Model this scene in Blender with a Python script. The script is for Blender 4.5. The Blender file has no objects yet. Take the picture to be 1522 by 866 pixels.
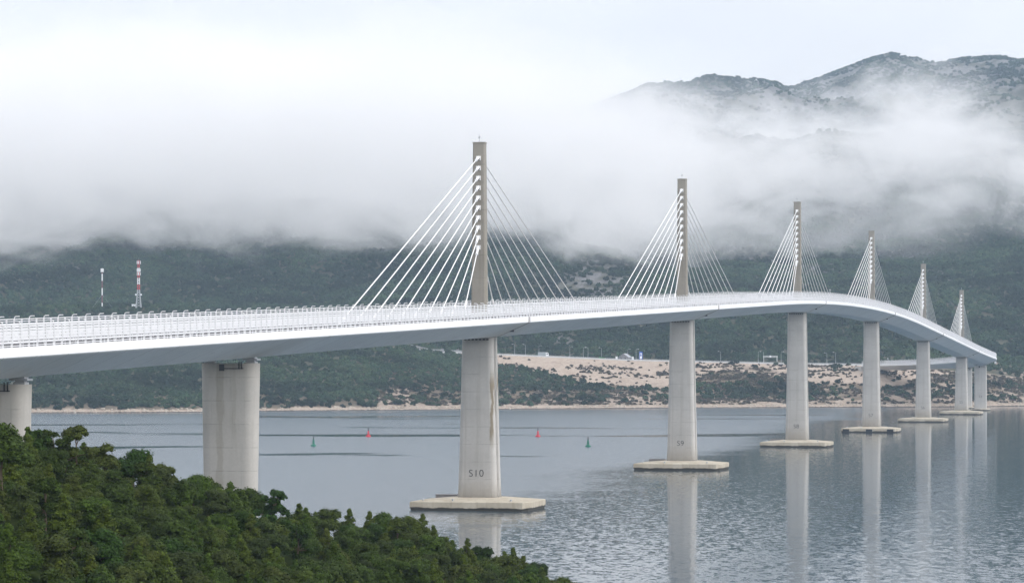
import bpy, bmesh, math, random
import numpy as np
from mathutils import Vector, Matrix
random.seed(7); RNG = np.random.default_rng(11)
SC = bpy.context.scene; COL = SC.collection
R = math.radians

# ------------------------------------------------------------------ helpers
def tag(o, label=None, cat=None, group=None, kind=None):
    if label: o['label'] = label
    if cat: o['category'] = cat
    if group: o['group'] = group
    if kind: o['kind'] = kind
    return o

class MB:
    def __init__(s): s.v = []; s.f = []; s.m = []
    def add(s, verts, faces, mi=0):
        b = len(s.v); s.v += [tuple(p) for p in verts]
        s.f += [tuple(i + b for i in f) for f in faces]; s.m += [mi] * len(faces)
    def box(s, c, d, rz=0, mi=0):
        hx, hy, hz = d[0] / 2, d[1] / 2, d[2] / 2; ca, sa = math.cos(rz), math.sin(rz); vs = []
        for x, y, z in ((-hx,-hy,-hz),(hx,-hy,-hz),(hx,hy,-hz),(-hx,hy,-hz),(-hx,-hy,hz),(hx,-hy,hz),(hx,hy,hz),(-hx,hy,hz)):
            vs.append((c[0] + x * ca - y * sa, c[1] + x * sa + y * ca, c[2] + z))
        s.add(vs, [(3,2,1,0),(4,5,6,7),(0,1,5,4),(1,2,6,5),(2,3,7,6),(3,0,4,7)], mi)
    def tube(s, p, q, r0, r1=None, n=8, caps=True, mi=0):
        r1 = r0 if r1 is None else r1
        p, q = Vector(p), Vector(q); d = (q - p).normalized()
        a = d.orthogonal().normalized(); b = d.cross(a); vs = []
        for c, r in ((p, r0), (q, r1)):
            for k in range(n):
                t = 2 * math.pi * k / n; vs.append(c + a * (r * math.cos(t)) + b * (r * math.sin(t)))
        fs = [(k, (k + 1) % n, n + (k + 1) % n, n + k) for k in range(n)]
        if caps: fs += [tuple(range(n - 1, -1, -1)), tuple(range(n, 2 * n))]
        s.add(vs, fs, mi)
    def path(s, pts, r, n=6, mi=0):
        for a, b in zip(pts[:-1], pts[1:]): s.tube(a, b, r, r, n, True, mi)
    def loft(s, rings, cap=True, mi=0):
        n = len(rings[0]); vs = [p for r in rings for p in r]; fs = []
        for i in range(len(rings) - 1):
            for k in range(n):
                k2 = (k + 1) % n; fs.append((i * n + k, i * n + k2, (i + 1) * n + k2, (i + 1) * n + k))
        if cap: fs += [tuple(range(n - 1, -1, -1)), tuple(range((len(rings) - 1) * n, len(rings) * n))]
        s.add(vs, fs, mi)
    def lathe(s, prof, n=14, c=(0, 0, 0), mi=0):
        s.loft([[(c[0] + r * math.cos(2*math.pi*k/n), c[1] + r * math.sin(2*math.pi*k/n), c[2] + z) for k in range(n)] for r, z in prof], True, mi)
    def mesh(s, name, mats, smooth=False):
        me = bpy.data.meshes.new(name); me.from_pydata(s.v, [], s.f)
        for m in (mats if isinstance(mats, (list, tuple)) else [mats]): me.materials.append(m)
        me.polygons.foreach_set('material_index', s.m)
        bm = bmesh.new(); bm.from_mesh(me); bmesh.ops.recalc_face_normals(bm, faces=bm.faces); bm.to_mesh(me); bm.free()
        if smooth: me.polygons.foreach_set('use_smooth', [True] * len(s.f))
        me.update(); return me
    def build(s, name, mats, parent=None, loc=(0, 0, 0), rz=0, smooth=False):
        return link(name, s.mesh(name, mats, smooth), parent, loc, rz)

def link(name, data, parent=None, loc=(0, 0, 0), rz=0):
    o = bpy.data.objects.new(name, data); COL.objects.link(o)
    o.parent = parent; o.location = loc; o.rotation_euler = (0, 0, rz); return o
def empty(name, loc=(0, 0, 0), rz=0): return link(name, None, None, loc, rz)
def copy_tree(o, parent=None, keep=False):
    c = o.copy(); COL.objects.link(c); c.parent = parent
    for ch in [x for x in KIDS.get(o.name, [])]: copy_tree(ch, c)
    return c
KIDS = {}
def kids(o):
    KIDS[o.name] = list(o.children)
    for c in o.children: kids(c)

# ---- numpy noise
def _h(i, j, s):
    n = (i.astype(np.int64) * 374761393 + j.astype(np.int64) * 668265263 + s * 1442695041) & 0x7fffffff
    n = ((n ^ (n >> 13)) * 1274126177) & 0x7fffffff
    n = n ^ (n >> 16)
    return (n & 0xffff) / 65535.0
def vn(x, y, s=0):
    i, j = np.floor(x), np.floor(y); fx, fy = x - i, y - j
    fx = fx * fx * (3 - 2 * fx); fy = fy * fy * (3 - 2 * fy)
    a, b, c, d = _h(i, j, s), _h(i + 1, j, s), _h(i, j + 1, s), _h(i + 1, j + 1, s)
    return (a * (1 - fx) + b * fx) * (1 - fy) + (c * (1 - fx) + d * fx) * fy
def fbm(x, y, s=0, o=4):
    t = 0; a = .5; n = 0
    for k in range(o):
        t = t + a * vn(x, y, s + k); n += a; x, y, a = x * 2.03 + 7.1, y * 2.03 + 3.7, a * .5
    return t / n
def sst(a, b, x):
    t = np.clip((x - a) / (b - a), 0, 1); return t * t * (3 - 2 * t)

# ------------------------------------------------------------------ materials
def newmat(name):
    m = bpy.data.materials.new(name); m.use_nodes = True; nt = m.node_tree; nt.nodes.clear()
    return m, nt, nt.nodes, nt.links
def N(nt, t, **kw):
    n = nt.nodes.new(t)
    for k, v in kw.items():
        if hasattr(n, k): setattr(n, k, v)
    return n
def math_(nt, op, a, b=None, c=None):
    n = nt.nodes.new('ShaderNodeMath'); n.operation = op
    for i, v in enumerate((a, b, c)):
        if v is None: continue
        if isinstance(v, (int, float)): n.inputs[i].default_value = v
        else: nt.links.new(v, n.inputs[i])
    return n.outputs[0]
def noise(nt, vec, scale, detail=4, rough=.55, dist=0):
    n = nt.nodes.new('ShaderNodeTexNoise'); n.inputs['Scale'].default_value = scale; n.inputs['Detail'].default_value = detail
    n.inputs['Roughness'].default_value = rough; n.inputs['Distortion'].default_value = dist
    if vec is not None: nt.links.new(vec, n.inputs['Vector'])
    return n.outputs['Fac']
def vscale(nt, vec, s):
    n = nt.nodes.new('ShaderNodeVectorMath'); n.operation = 'MULTIPLY'; n.inputs[1].default_value = s
    nt.links.new(vec, n.inputs[0]); return n.outputs[0]
def ramp(nt, fac, stops, interp='LINEAR'):
    n = nt.nodes.new('ShaderNodeValToRGB'); n.color_ramp.interpolation = interp; cr = n.color_ramp
    while len(cr.elements) < len(stops): cr.elements.new(.5)
    for e, (p, c) in zip(cr.elements, stops):
        e.position = p; e.color = (c, c, c, 1) if isinstance(c, (int, float)) else (*c, 1)
    nt.links.new(fac, n.inputs[0]); return n.outputs[0]
def mix(nt, fac, a, b, mode='MIX'):
    n = nt.nodes.new('ShaderNodeMix'); n.data_type = 'RGBA'; n.blend_type = mode
    for k, v in ((0, fac), (6, a), (7, b)):
        if isinstance(v, (int, float)): n.inputs[k].default_value = v
        elif isinstance(v, tuple): n.inputs[k].default_value = (*v, 1)
        else: nt.links.new(v, n.inputs[k])
    return n.outputs[2]
def maprange(nt, v, a, b, c=0, d=1, smooth=True):
    n = nt.nodes.new('ShaderNodeMapRange'); n.interpolation_type = 'SMOOTHSTEP' if smooth else 'LINEAR'
    for k, x in enumerate((a, b, c, d)): n.inputs[k + 1].default_value = x
    nt.links.new(v, n.inputs[0]); return n.outputs[0]
def finish(nt, color, rough=.6, bump=None, bstr=.3, bdist=.05, spec=.4, metal=0):
    p = nt.nodes.new('ShaderNodeBsdfPrincipled'); o = nt.nodes.new('ShaderNodeOutputMaterial')
    if isinstance(color, tuple): p.inputs['Base Color'].default_value = (*color, 1)
    else: nt.links.new(color, p.inputs['Base Color'])
    if isinstance(rough, (int, float)): p.inputs['Roughness'].default_value = rough
    else: nt.links.new(rough, p.inputs['Roughness'])
    p.inputs['Specular IOR Level'].default_value = spec; p.inputs['Metallic'].default_value = metal
    if bump is not None:
        b = nt.nodes.new('ShaderNodeBump'); b.inputs['Strength'].default_value = bstr; b.inputs['Distance'].default_value = bdist
        nt.links.new(bump, b.inputs['Height']); nt.links.new(b.outputs[0], p.inputs['Normal'])
    nt.links.new(p.outputs[0], o.inputs['Surface']); return p
def objco(nt): return nt.nodes.new('ShaderNodeTexCoord').outputs['Object']

def plain(name, col, rough=.5, var=.12, scale=.6, spec=.4):
    m, nt, ns, ls = newmat(name); co = objco(nt)
    n = noise(nt, co, scale, 5); n2 = noise(nt, co, scale * 9, 3)
    f = math_(nt, 'ADD', math_(nt, 'MULTIPLY', n, .7), math_(nt, 'MULTIPLY', n2, .3))
    c = ramp(nt, f, [(.25, tuple(x * (1 - var) for x in col)), (.75, tuple(min(1, x * (1 + var)) for x in col))])
    finish(nt, c, rough, spec=spec); return m

def concrete(name, base, stain=None, pour=4.0, streak=.25, brown=(.30, .26, .19)):
    m, nt, ns, ls = newmat(name); co = objco(nt)
    sp = N(nt, 'ShaderNodeSeparateXYZ'); ls.new(co, sp.inputs[0])
    big = noise(nt, co, .12, 5); fine = noise(nt, co, 2.2, 5, .65)
    st = noise(nt, vscale(nt, co, (1.0, 1.0, .035)), .9, 5, .6)
    c = ramp(nt, big, [(.3, tuple(x * .84 for x in base)), (.7, tuple(x * 1.08 for x in base))])
    c = mix(nt, math_(nt, 'MULTIPLY', maprange(nt, fine, .35, .7), .3), c, tuple(x * .78 for x in base))
    c = mix(nt, math_(nt, 'MULTIPLY', maprange(nt, st, .5, .72), streak), c, tuple(x * .66 for x in brown))
    # pour joints: thin lines every few metres, and a slight tone change from one lift to the next
    zf = math_(nt, 'DIVIDE', sp.outputs[2], pour)
    fr = math_(nt, 'FRACT', math_(nt, 'ADD', zf, 100.3))
    ln = math_(nt, 'LESS_THAN', fr, .035)
    w = N(nt, 'ShaderNodeTexWhiteNoise'); w.noise_dimensions = '1D'; ls.new(math_(nt, 'FLOOR', math_(nt, 'ADD', zf, 100.3)), w.inputs['W'])
    c = mix(nt, math_(nt, 'MULTIPLY', w.outputs['Value'], .16), c, tuple(x * .72 for x in base))
    brk = maprange(nt, noise(nt, co, .35, 3), .4, .6)
    c = mix(nt, math_(nt, 'MULTIPLY', math_(nt, 'MULTIPLY', ln, brk), .45), c, tuple(x * .45 for x in base))
    vx = math_(nt, 'FRACT', math_(nt, 'ADD', math_(nt, 'DIVIDE', sp.outputs[0], 1.25), 50.2))
    vl = math_(nt, 'MULTIPLY', math_(nt, 'LESS_THAN', vx, .05), maprange(nt, noise(nt, vscale(nt, co, (1, 1, .25)), .3, 2), .5, .65))
    c = mix(nt, math_(nt, 'MULTIPLY', vl, .3), c, tuple(x * .5 for x in base))
    if stain:                                     # (local x, half width, z0, z1, strength)
        for x0, hw, z0, z1, k in stain:
            wob = math_(nt, 'MULTIPLY', math_(nt, 'SUBTRACT', noise(nt, vscale(nt, co, (1, 1, .3)), .9, 4), .5), hw * 2.4)
            d = math_(nt, 'ABSOLUTE', math_(nt, 'ADD', math_(nt, 'SUBTRACT', sp.outputs[0], x0), wob))
            mk = maprange(nt, d, hw, hw * .4)
            zz = math_(nt, 'MULTIPLY', maprange(nt, sp.outputs[2], z0 - 2, z0 + 3), maprange(nt, sp.outputs[2], z1 + 2, z1 - 3))
            c = mix(nt, math_(nt, 'MULTIPLY', math_(nt, 'MULTIPLY', mk, zz), k), c, (.20, .16, .10))
    finish(nt, c, .85, fine, .25, .03, .25); return m

M = {}
M['pier'] = concrete('pier_concrete', (.53, .515, .485), streak=.22)
M['pier10'] = concrete('stained_pier_concrete', (.53, .515, .485), [(3.55, .45, 15, 31, .85)], streak=.22)
M['pier11'] = concrete('weathered_pier_concrete', (.50, .48, .44), [(-1.2, .75, 9, 40, .28), (1.3, .4, 20, 40, .16)], streak=.25)
M['pylon'] = concrete('pylon_concrete', (.31, .29, .25), streak=.5, pour=5.2)
M['steel_white'] = plain('white_paint', (.87, .88, .89), .45, .03, .08)
M['barrier'] = plain('barrier_paint', (.74, .745, .76), .45, .05, .3)
M['cable'] = plain('cable_sheath', (.80, .80, .79), .45, .05, .3)
M['dark'] = plain('dark_steel', (.05, .05, .055), .6, .2)
M['galv'] = plain('galvanised_steel', (.45, .47, .49), .45, .12, 1.5)
M['asphalt'] = plain('asphalt', (.07, .07, .075), .9, .2, 1.2)
M['paint_black'] = plain('black_lettering', (.045, .045, .05), .7, .1)
M['red'] = plain('red_paint', (.50, .06, .06), .5, .15, .7)
M['buoy_red'] = plain('buoy_red', (.55, .03, .05), .4, .12, .7)
M['buoy_green'] = plain('buoy_green', (.01, .16, .10), .4, .12, .7)
M['blue'] = plain('blue_sign', (.02, .09, .42), .4, .06)
M['tarp'] = plain('grey_tarpaulin', (.34, .38, .40), .6, .08)
M['glass'] = plain('dark_glass', (.03, .035, .04), .1, .05, spec=.6)
M['rubber'] = plain('rubber', (.02, .02, .022), .8, .1)
M['stone_wall'] = plain('stone_wall', (.27, .265, .27), .85, .2, 1.5)
M['slate'] = plain('grey_roof', (.33, .34, .37), .7, .12, 1.2)
M['green_paint'] = plain('green_paint', (.05, .24, .07), .5, .1)
M['bark'] = plain('bark', (.10, .075, .05), .9, .3, 3)

def soffit_mat():
    m, nt, ns, ls = newmat('girder_paint'); co = objco(nt)
    at = N(nt, 'ShaderNodeAttribute', attribute_name='pier_tone')
    n = noise(nt, co, .05, 5); st = noise(nt, vscale(nt, co, (1, 1, .2)), .5, 5, .65)
    c = ramp(nt, n, [(.3, (.78, .785, .78)), (.7, (.86, .865, .86))])
    c = mix(nt, math_(nt, 'MULTIPLY', maprange(nt, st, .5, .75), .18), c, (.50, .51, .50))
    d = math_(nt, 'MULTIPLY', at.outputs['Fac'], maprange(nt, noise(nt, co, .09, 4), .2, .75, .45, 1))
    c = mix(nt, math_(nt, 'MULTIPLY', d, .7), c, (.40, .36, .28))     # browner towards the piers, most on the bottom flange
    sx = N(nt, 'ShaderNodeSeparateXYZ'); ls.new(co, sx.inputs[0])
    al = math_(nt, 'ADD', math_(nt, 'MULTIPLY', sx.outputs[0], .2155), math_(nt, 'MULTIPLY', sx.outputs[1], .9765))
    w = N(nt, 'ShaderNodeTexWhiteNoise'); w.noise_dimensions = '1D'; fl = math_(nt, 'DIVIDE', al, 12.0); ls.new(math_(nt, 'FLOOR', fl), w.inputs['W'])
    c = mix(nt, math_(nt, 'MULTIPLY', w.outputs['Value'], .16), c, (.56, .57, .57))                       # deck segments differ slightly in tone
    seam = math_(nt, 'LESS_THAN', math_(nt, 'FRACT', math_(nt, 'ADD', fl, 200)), .022)
    c = mix(nt, math_(nt, 'MULTIPLY', seam, .45), c, (.30, .30, .30))                                     # weld seams between segments
    rs = noise(nt, vscale(nt, co, (.5, .5, .03)), 1.0, 5, .7)
    c = mix(nt, math_(nt, 'MULTIPLY', maprange(nt, rs, .55, .72), .3), c, (.46, .44, .40))                # rain streaks
    finish(nt, c, .5, spec=.4); return m
M['girder'] = soffit_mat()

def cap_mat():
    m, nt, ns, ls = newmat('pile_cap_concrete'); co = objco(nt)
    sp = N(nt, 'ShaderNodeSeparateXYZ'); ls.new(co, sp.inputs[0])
    n = noise(nt, co, .3, 6, .6); st = noise(nt, vscale(nt, co, (1, 1, .1)), .8, 4)
    c = ramp(nt, n, [(.3, (.42, .37, .28)), (.7, (.55, .50, .41))])
    c = mix(nt, math_(nt, 'MULTIPLY', maprange(nt, st, .5, .7), .35), c, (.28, .22, .14))
    wet = maprange(nt, math_(nt, 'ADD', sp.outputs[2], math_(nt, 'MULTIPLY', math_(nt, 'SUBTRACT', n, .5), .9)), .85, .5)
    c = mix(nt, wet, c, (.055, .05, .04))                              # tide line: wet, weedy concrete
    finish(nt, c, .75, n, .3, .05, .3); return m
M['cap'] = cap_mat()

def leaf_mat(name, cols, rough=.6, trans=.25, patch=False):
    m, nt, ns, ls = newmat(name); oi = N(nt, 'ShaderNodeObjectInfo')
    g = N(nt, 'ShaderNodeNewGeometry')
    c1 = ramp(nt, oi.outputs['Random'], [(i / (len(cols) - 1), c) for i, c in enumerate(cols)])
    co = objco(nt)
    k = math_(nt, 'MULTIPLY_ADD', g.outputs['Random Per Island'], .7, .54)
    n = noise(nt, co, .8, 3); k = math_(nt, 'MULTIPLY', k, maprange(nt, n, .3, .7, .75, 1.25))
    if patch: k = math_(nt, 'MULTIPLY', k, maprange(nt, noise(nt, oi.outputs['Location'], .011, 4, .6), .35, .65, .45, 1.6))      # species patches
    cc = N(nt, 'ShaderNodeVectorMath', operation='SCALE'); ls.new(c1, cc.inputs[0]); ls.new(k, cc.inputs['Scale'])
    p = ns.new('ShaderNodeBsdfPrincipled'); ls.new(cc.outputs[0], p.inputs['Base Color']); p.inputs['Roughness'].default_value = rough
    p.inputs['Specular IOR Level'].default_value = .12
    t = ns.new('ShaderNodeBsdfTranslucent'); ls.new(cc.outputs[0], t.inputs['Color'])
    mx = ns.new('ShaderNodeMixShader'); mx.inputs[0].default_value = trans
    ls.new(p.outputs[0], mx.inputs[1]); ls.new(t.outputs[0], mx.inputs[2])
    o = ns.new('ShaderNodeOutputMaterial'); ls.new(mx.outputs[0], o.inputs['Surface']); return m
M['leaf'] = leaf_mat('oak_foliage', [(.020, .042, .007), (.060, .084, .012), (.028, .064, .010), (.062, .080, .014), (.036, .054, .014), (.048, .086, .010), (.032, .052, .009)], .75, .12)
M['juniper'] = leaf_mat('juniper_foliage', [(.074, .102, .012), (.050, .088, .011), (.072, .094, .013), (.038, .074, .011)], .75, .12)
M['far_leaf'] = leaf_mat('hillside_foliage', [(.024, .052, .026), (.042, .072, .030), (.030, .060, .030), (.054, .076, .034), (.026, .054, .031)], .8, .12, True)
M['dry_leaf'] = leaf_mat('dry_scrub', [(.12, .09, .07), (.085, .085, .05), (.13, .11, .08), (.07, .06, .05)], .9, .1)

# ------------------------------------------------------------------ camera  (x = 761 + F*X/Y, y = 542 - F*(Z-33)/Y in photograph pixels)
F = 4736.0; CX = 761.0; HY = 542.0; ZC = 33.0
cam = bpy.data.cameras.new('camera'); cam.sensor_width = 36; cam.lens = 36 * F / 1522; cam.shift_y = (HY - 433) / 1522
cam.clip_start = 1; cam.clip_end = 30000
co_ = bpy.data.objects.new('camera', cam); COL.objects.link(co_); co_.location = (0, 0, ZC); co_.rotation_euler = (R(90), 0, 0); SC.camera = co_

def img(u, y, Y): return ((u - CX) * Y / F, Y, ZC + (HY - y) * Y / F)

# ------------------------------------------------------------------ bridge axis
TH = math.asin(1045 / 4850); Y0 = F / 6.47; X0 = (713 - CX) * Y0 / F
S_END = 1914.5; S_BEG = -505.0; S_BEND = 1584.0; RAD = 490.0
_ds = 1.0; _st = [(X0, Y0)]
def heading(s): return TH - max(0, s - S_BEND) / RAD
_tab = {}
x_, y_ = X0 + math.sin(TH) * S_BEND, Y0 + math.cos(TH) * S_BEND; _cur = [(x_, y_)]
for k in range(700):
    h = heading(S_BEND + k + .5); x_ += math.sin(h); y_ += math.cos(h); _cur.append((x_, y_))
def axis(s):
    if s <= S_BEND: return (X0 + math.sin(TH) * s, Y0 + math.cos(TH) * s)
    t = s - S_BEND; i = int(t); f = t - i; a, b = _cur[i], _cur[i + 1]
    return (a[0] + (b[0] - a[0]) * f, a[1] + (b[1] - a[1]) * f)
def zdeck(s):
    g1, g2 = .0275, -.0305
    if s < 437: return 44 + g1 * s
    if s < 1017: return 44 + g1 * s - (s - 437) ** 2 * (g1 - g2) / (2 * 580)
    z = 86.17 + g2 * s
    if s > 1400: z += 1.98e-5 * (s - 1400) ** 2
    return z
def P(s, u, dz):
    x, y = axis(s); h = heading(s)
    return (x + math.cos(h) * u - X0, y - math.sin(h) * u - Y0, zdeck(s) + dz)

bridge = empty('cable_stayed_bridge', (X0, Y0, 0))
tag(bridge, 'long white cable-stayed road bridge on tall concrete piers crossing the grey water', 'bridge')
SS = list(np.arange(S_BEG, S_END + .1, 4.6))
if SS[-1] < S_END - .5: SS.append(S_END)

def strip(section, name, mat, parent=bridge, closed=True, ss=SS, mi=0):
    b = MB(); b.loft([[P(s, u, z) for u, z in section] for s in ss], closed); return b.build(name, mat, parent)
PIERS = {14: -489.5, 13: -405.5, 12: -297.5, 11: -189.5, 10: 0, 9: 285, 8: 570, 7: 855, 6: 1140, 5: 1425, 4: 1614.5, 3: 1722.5, 2: 1830.5, 1: 1914.5}
# girder: a shallow steel box with long sloping sides
sec = [(-11.55, -.35), (-11.55, -1.28), (-11.2, -1.5), (-4.3, -4.5), (4.3, -4.5), (11.2, -1.5), (11.55, -1.28), (11.55, -.35)]
g = strip(sec[::-1], 'girder', M['girder'])
at = g.data.attributes.new('pier_tone', 'FLOAT', 'POINT')
dv = []
for s in SS:
    d = min(abs(s - p + 4) for p in PIERS.values()); k = max(0, 1 - d / 26) ** 1.2
    if s > 100: k *= .35
    dv += [k * w for w in (0, 0, .5, 1, 1, .5, 0, 0)]
at.data.foreach_set('value', dv)
for sg in (-1, 1):
    strip([(sg * u, z) for u, z in ([(11.65, -1.2), (11.65, 0), (11.05, .06), (11.05, -.3)][::sg])], 'edge_beam', M['steel_white'])
strip([(11.0, -.30), (-11.0, -.30), (-11.0, -.02), (11.0, -.02)], 'road_surface', M['asphalt'])
# crash barriers: the two outer ones and the two either side of the cable strip
for u in (-9.6, -1.9, 1.9, 9.6):
    b = MB()
    for z0, z1, w in ((.48, .68, .08), (.88, .98, .12)):
        b.loft([[P(s, u - w, z0), P(s, u + w, z0), P(s, u + w, z1), P(s, u - w, z1)] for s in SS])
    s = S_BEG + 1
    while s < S_END:
        h = heading(s); b.box(tuple(np.array(P(s, u, .42))), (.14, .16, .86), -h); s += 4
    b.build('crash_barrier', M['barrier'], bridge)

# wind barriers: slats in one mesh, posts as parts of their own
def post_mesh(hook, side):
    b = MB(); b.box((0, 0, 1.55), (.24, .13, 3.1))
    if hook:
        b2 = [(0, 0, 3.05), (-.06 * side, 0, 3.32), (-.25 * side, 0, 3.46), (-.85 * side, 0, 3.48)]
        for p, q in zip(b2[:-1], b2[1:]): b.tube(p, q, .075, n=6)
    return b
for side in (1, -1):
    b = MB(); u = 11.32 * side
    for z0, w, t in ((.22, .10, .03), (.60, .25, .03), (1.02, .25, .03), (1.44, .25, .03), (1.86, .24, .03), (2.26, .18, .03), (2.66, .12, .03), (2.98, .14, .06)):
        b.loft([[P(s, u - t, z0), P(s, u + t, z0), P(s, u + t, z0 + w), P(s, u - t, z0 + w)] for s in SS])
    wb = b.build('wind_barrier', M['barrier'], bridge)
    pm = [post_mesh(k, side).mesh('post', M['barrier']) for k in (False, True)]
    s = -335.0; n = 0; rest = MB(); k = 0
    lim = 60 if side == 1 else 40
    s_all = list(np.arange(-336, S_END, 3.1)) + list(np.arange(-339.1, S_BEG, -3.1))
    for k, s in enumerate(s_all):
        hk = (k % 2 == 0); p = P(s, u, 0)
        if k < lim: link('post', pm[hk], wb, p, -heading(s))
        else:
            src = post_mesh(hk, side); ca, sa = math.cos(-heading(s)), math.sin(-heading(s))
            rest.add([(p[0] + x * ca - y * sa, p[1] + x * sa + y * ca, p[2] + z) for x, y, z in src.v], src.f)
    tag(rest.build('post', M['barrier'], wb), kind='stuff')

# piers ---------------------------------------------------------------
def rrect(w, l, r, n=4):
    pts = []
    for cx, cy, a0 in ((w/2 - r, l/2 - r, 0), (-w/2 + r, l/2 - r, 90), (-w/2 + r, -l/2 + r, 180), (w/2 - r, -l/2 + r, 270)):
        for k in range(n + 1):
            t = R(a0 + 90 * k / n); pts.append((cx + r * math.cos(t), cy + r * math.sin(t)))
    return pts
def numeral(txt, parent, loc, size):
    cu = bpy.data.curves.new('number', 'FONT'); cu.body = txt; cu.size = size; cu.align_x = 'CENTER'; cu.align_y = 'CENTER'; cu.extrude = .02; cu.space_character = 1.08
    cu.offset = -.035
    t = bpy.data.objects.new('number', cu); COL.objects.link(t); dg = bpy.context.evaluated_depsgraph_get(); dg.update()
    me = bpy.data.meshes.new_from_object(t.evaluated_get(dg)); bpy.data.objects.remove(t)
    me.materials.clear(); me.materials.append(M['paint_black'])
    o = link('number_marking', me, parent, loc); o.rotation_euler = (R(90), 0, 0); return o
def local(s, u=0, z=0):
    x, y = axis(s); h = heading(s); return (x - X0 + math.cos(h) * u, y - Y0 - math.sin(h) * u, z)

for n, s in PIERS.items():
    if n in (14, 1): continue
    main = 5 <= n <= 10; h = heading(s); zt = zdeck(s) - (4.5 if main else 5.5)
    z0 = 2.3 if main else (-2 if n != 2 else 4)
    b = MB(); rings = []
    for k in range(9):
        f = k / 8
        if main: w, l, r = 9.15 - 1.95 * f ** .8, 7.0 - .5 * f, 1.25
        elif n >= 11: w, l, r = 9.0 + 1.1 * max(0, f - .1), 4.4 + .3 * f, 1.9
        else: w, l, r = 8.9, 4.2, 1.0
        rings.append([(x, y, z0 + (zt - z0) * f) for x, y in rrect(w, l, r, 5)])
    b.loft(rings)
    pr = b.build('pier', M['pier10'] if n == 10 else M['pier11'] if n in (11, 12, 13) else M['pier'], bridge, local(s), -h, smooth=False)
    for p in pr.data.polygons: p.use_smooth = abs(p.normal.z) < .5
    pr['label'] = {10: 'tallest-looking concrete pier marked S10 under the nearest pylon', 11: 'wide stained pier with bearings on top, rising from the trees', 12: 'wide pier cut by the frame edge behind the trees'}.get(n, 'concrete pier marked S%d' % n)
    if main or n in (3, 4):
        numeral('S%d' % n, pr, (0, -(l if False else (7.0 if main else 4.2)) / 2 - .012, 8.2 if main else 10), 2.35)
    if main:
        # service channel on the right-hand flank: two ribs and a downpipe
        c = MB()
        for a in (-1.2, -.3):
            c.loft([[(4.565 + .20 - .975 * f ** .8 - .5, a - .12, 2.6 + (zt - 2.6) * f), (4.565 + .22 - .975 * f ** .8, a - .12, 2.6 + (zt - 2.6) * f), (4.565 + .22 - .975 * f ** .8, a + .12, 2.6 + (zt - 2.6) * f), (4.565 + .2 - .975 * f ** .8 - .5, a + .12, 2.6 + (zt - 2.6) * f)] for f in (0, .05, .12, .25, .4, .6, .8, 1)])
        c.build('service_rib', M['pier'], pr)
        c = MB()
        for x in np.linspace(-2.6, 2.6, 7): c.box((x, -3.28, zt - .7), (.5, .25, .28))
        tag(c.build('anchor_box', M['dark'], pr), kind='stuff')
        cp = MB(); hw, hl = 13.7, 11.4
        oc = lambda k, z, e=0: [(x * k, y * k, z) for x, y in ((-hw, -hl), (hw - 1.2, -hl), (hw, -hl + 1.2), (hw, hl - 3), (hw - 3, hl), (-hw + 3, hl), (-hw, hl - 3))]
        cp.loft([oc(.985, -1.2), oc(.985, .45), oc(1, .5), oc(1, 1.9), oc(.985, 2.02)], True)
        cp.loft([oc(.985, 2.024), [(x * .42, y * .42, 2.75) for x, y, z in oc(1, 0)]], True)
        cap = cp.build('pile_cap', M['cap'], pr)
        if n != 7 and n != 5:
            bl = MB(); bl.box((-hw + 4.4, hl - 4.2, 2.45), (5.2, 2.4, .9)); bl.box((-hw + 4.4, hl - 4.2, 2.93), (5.6, 2.8, .10)); bl.build('mooring_block', M['stone_wall'], pr)
        if n == 7:
            for x in (-hw + 2.4, 0, hw - 3.4):
                f_ = MB(); f_.box((x, -hl - .3, .8), (3.0, .62, 1.7)); f_.build('fender', M['rubber'], pr)
        for x, y in ((-11, -9.6), (9.5, -9.8), (-4, -10)):
            f_ = MB(); f_.lathe([(.22, 2.0), (.22, 2.45), (.32, 2.46), (.32, 2.6), (.1, 2.65)], 8, (x, y, 0)); f_.build('bollard', M['galv'], pr)
    else:
        for x in (-w/2 + 1.3, w/2 - 1.3):
            q = MB(); q.box((x, 0, zt + .15), (1.7, 1.7, .3)); q.box((x, 0, zt + .4), (1.3, 1.3, .2)); q.box((x, 0, zt + .65), (2.6, 2.2, .3)); q.box((x, 0, zt + .9), (1.6, 1.6, .22))
            q.build('bearing', M['galv'], pr)
        q = MB(); q.box((-.9, -l/2 - .03, zt - .75), (.9, .12, 1.1)); q.box((1.2, -l/2 - .1, zt - .9), (3.6, .12, .14)); q.box((2.2, -l/2 - .1, zt - .35), (.16, .12, 1.3)); q.box((2.7, -l/2 - .1, zt - .35), (.16, .12, 1.3))
        q.build('inspection_ladder', M['dark'], pr)
        if n in (3, 4):
            cp = MB(); cp.lathe([(7, -1), (7, 1.2), (6.8, 1.4)], 16); cp.build('pile_cap', M['cap'], pr)

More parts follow.
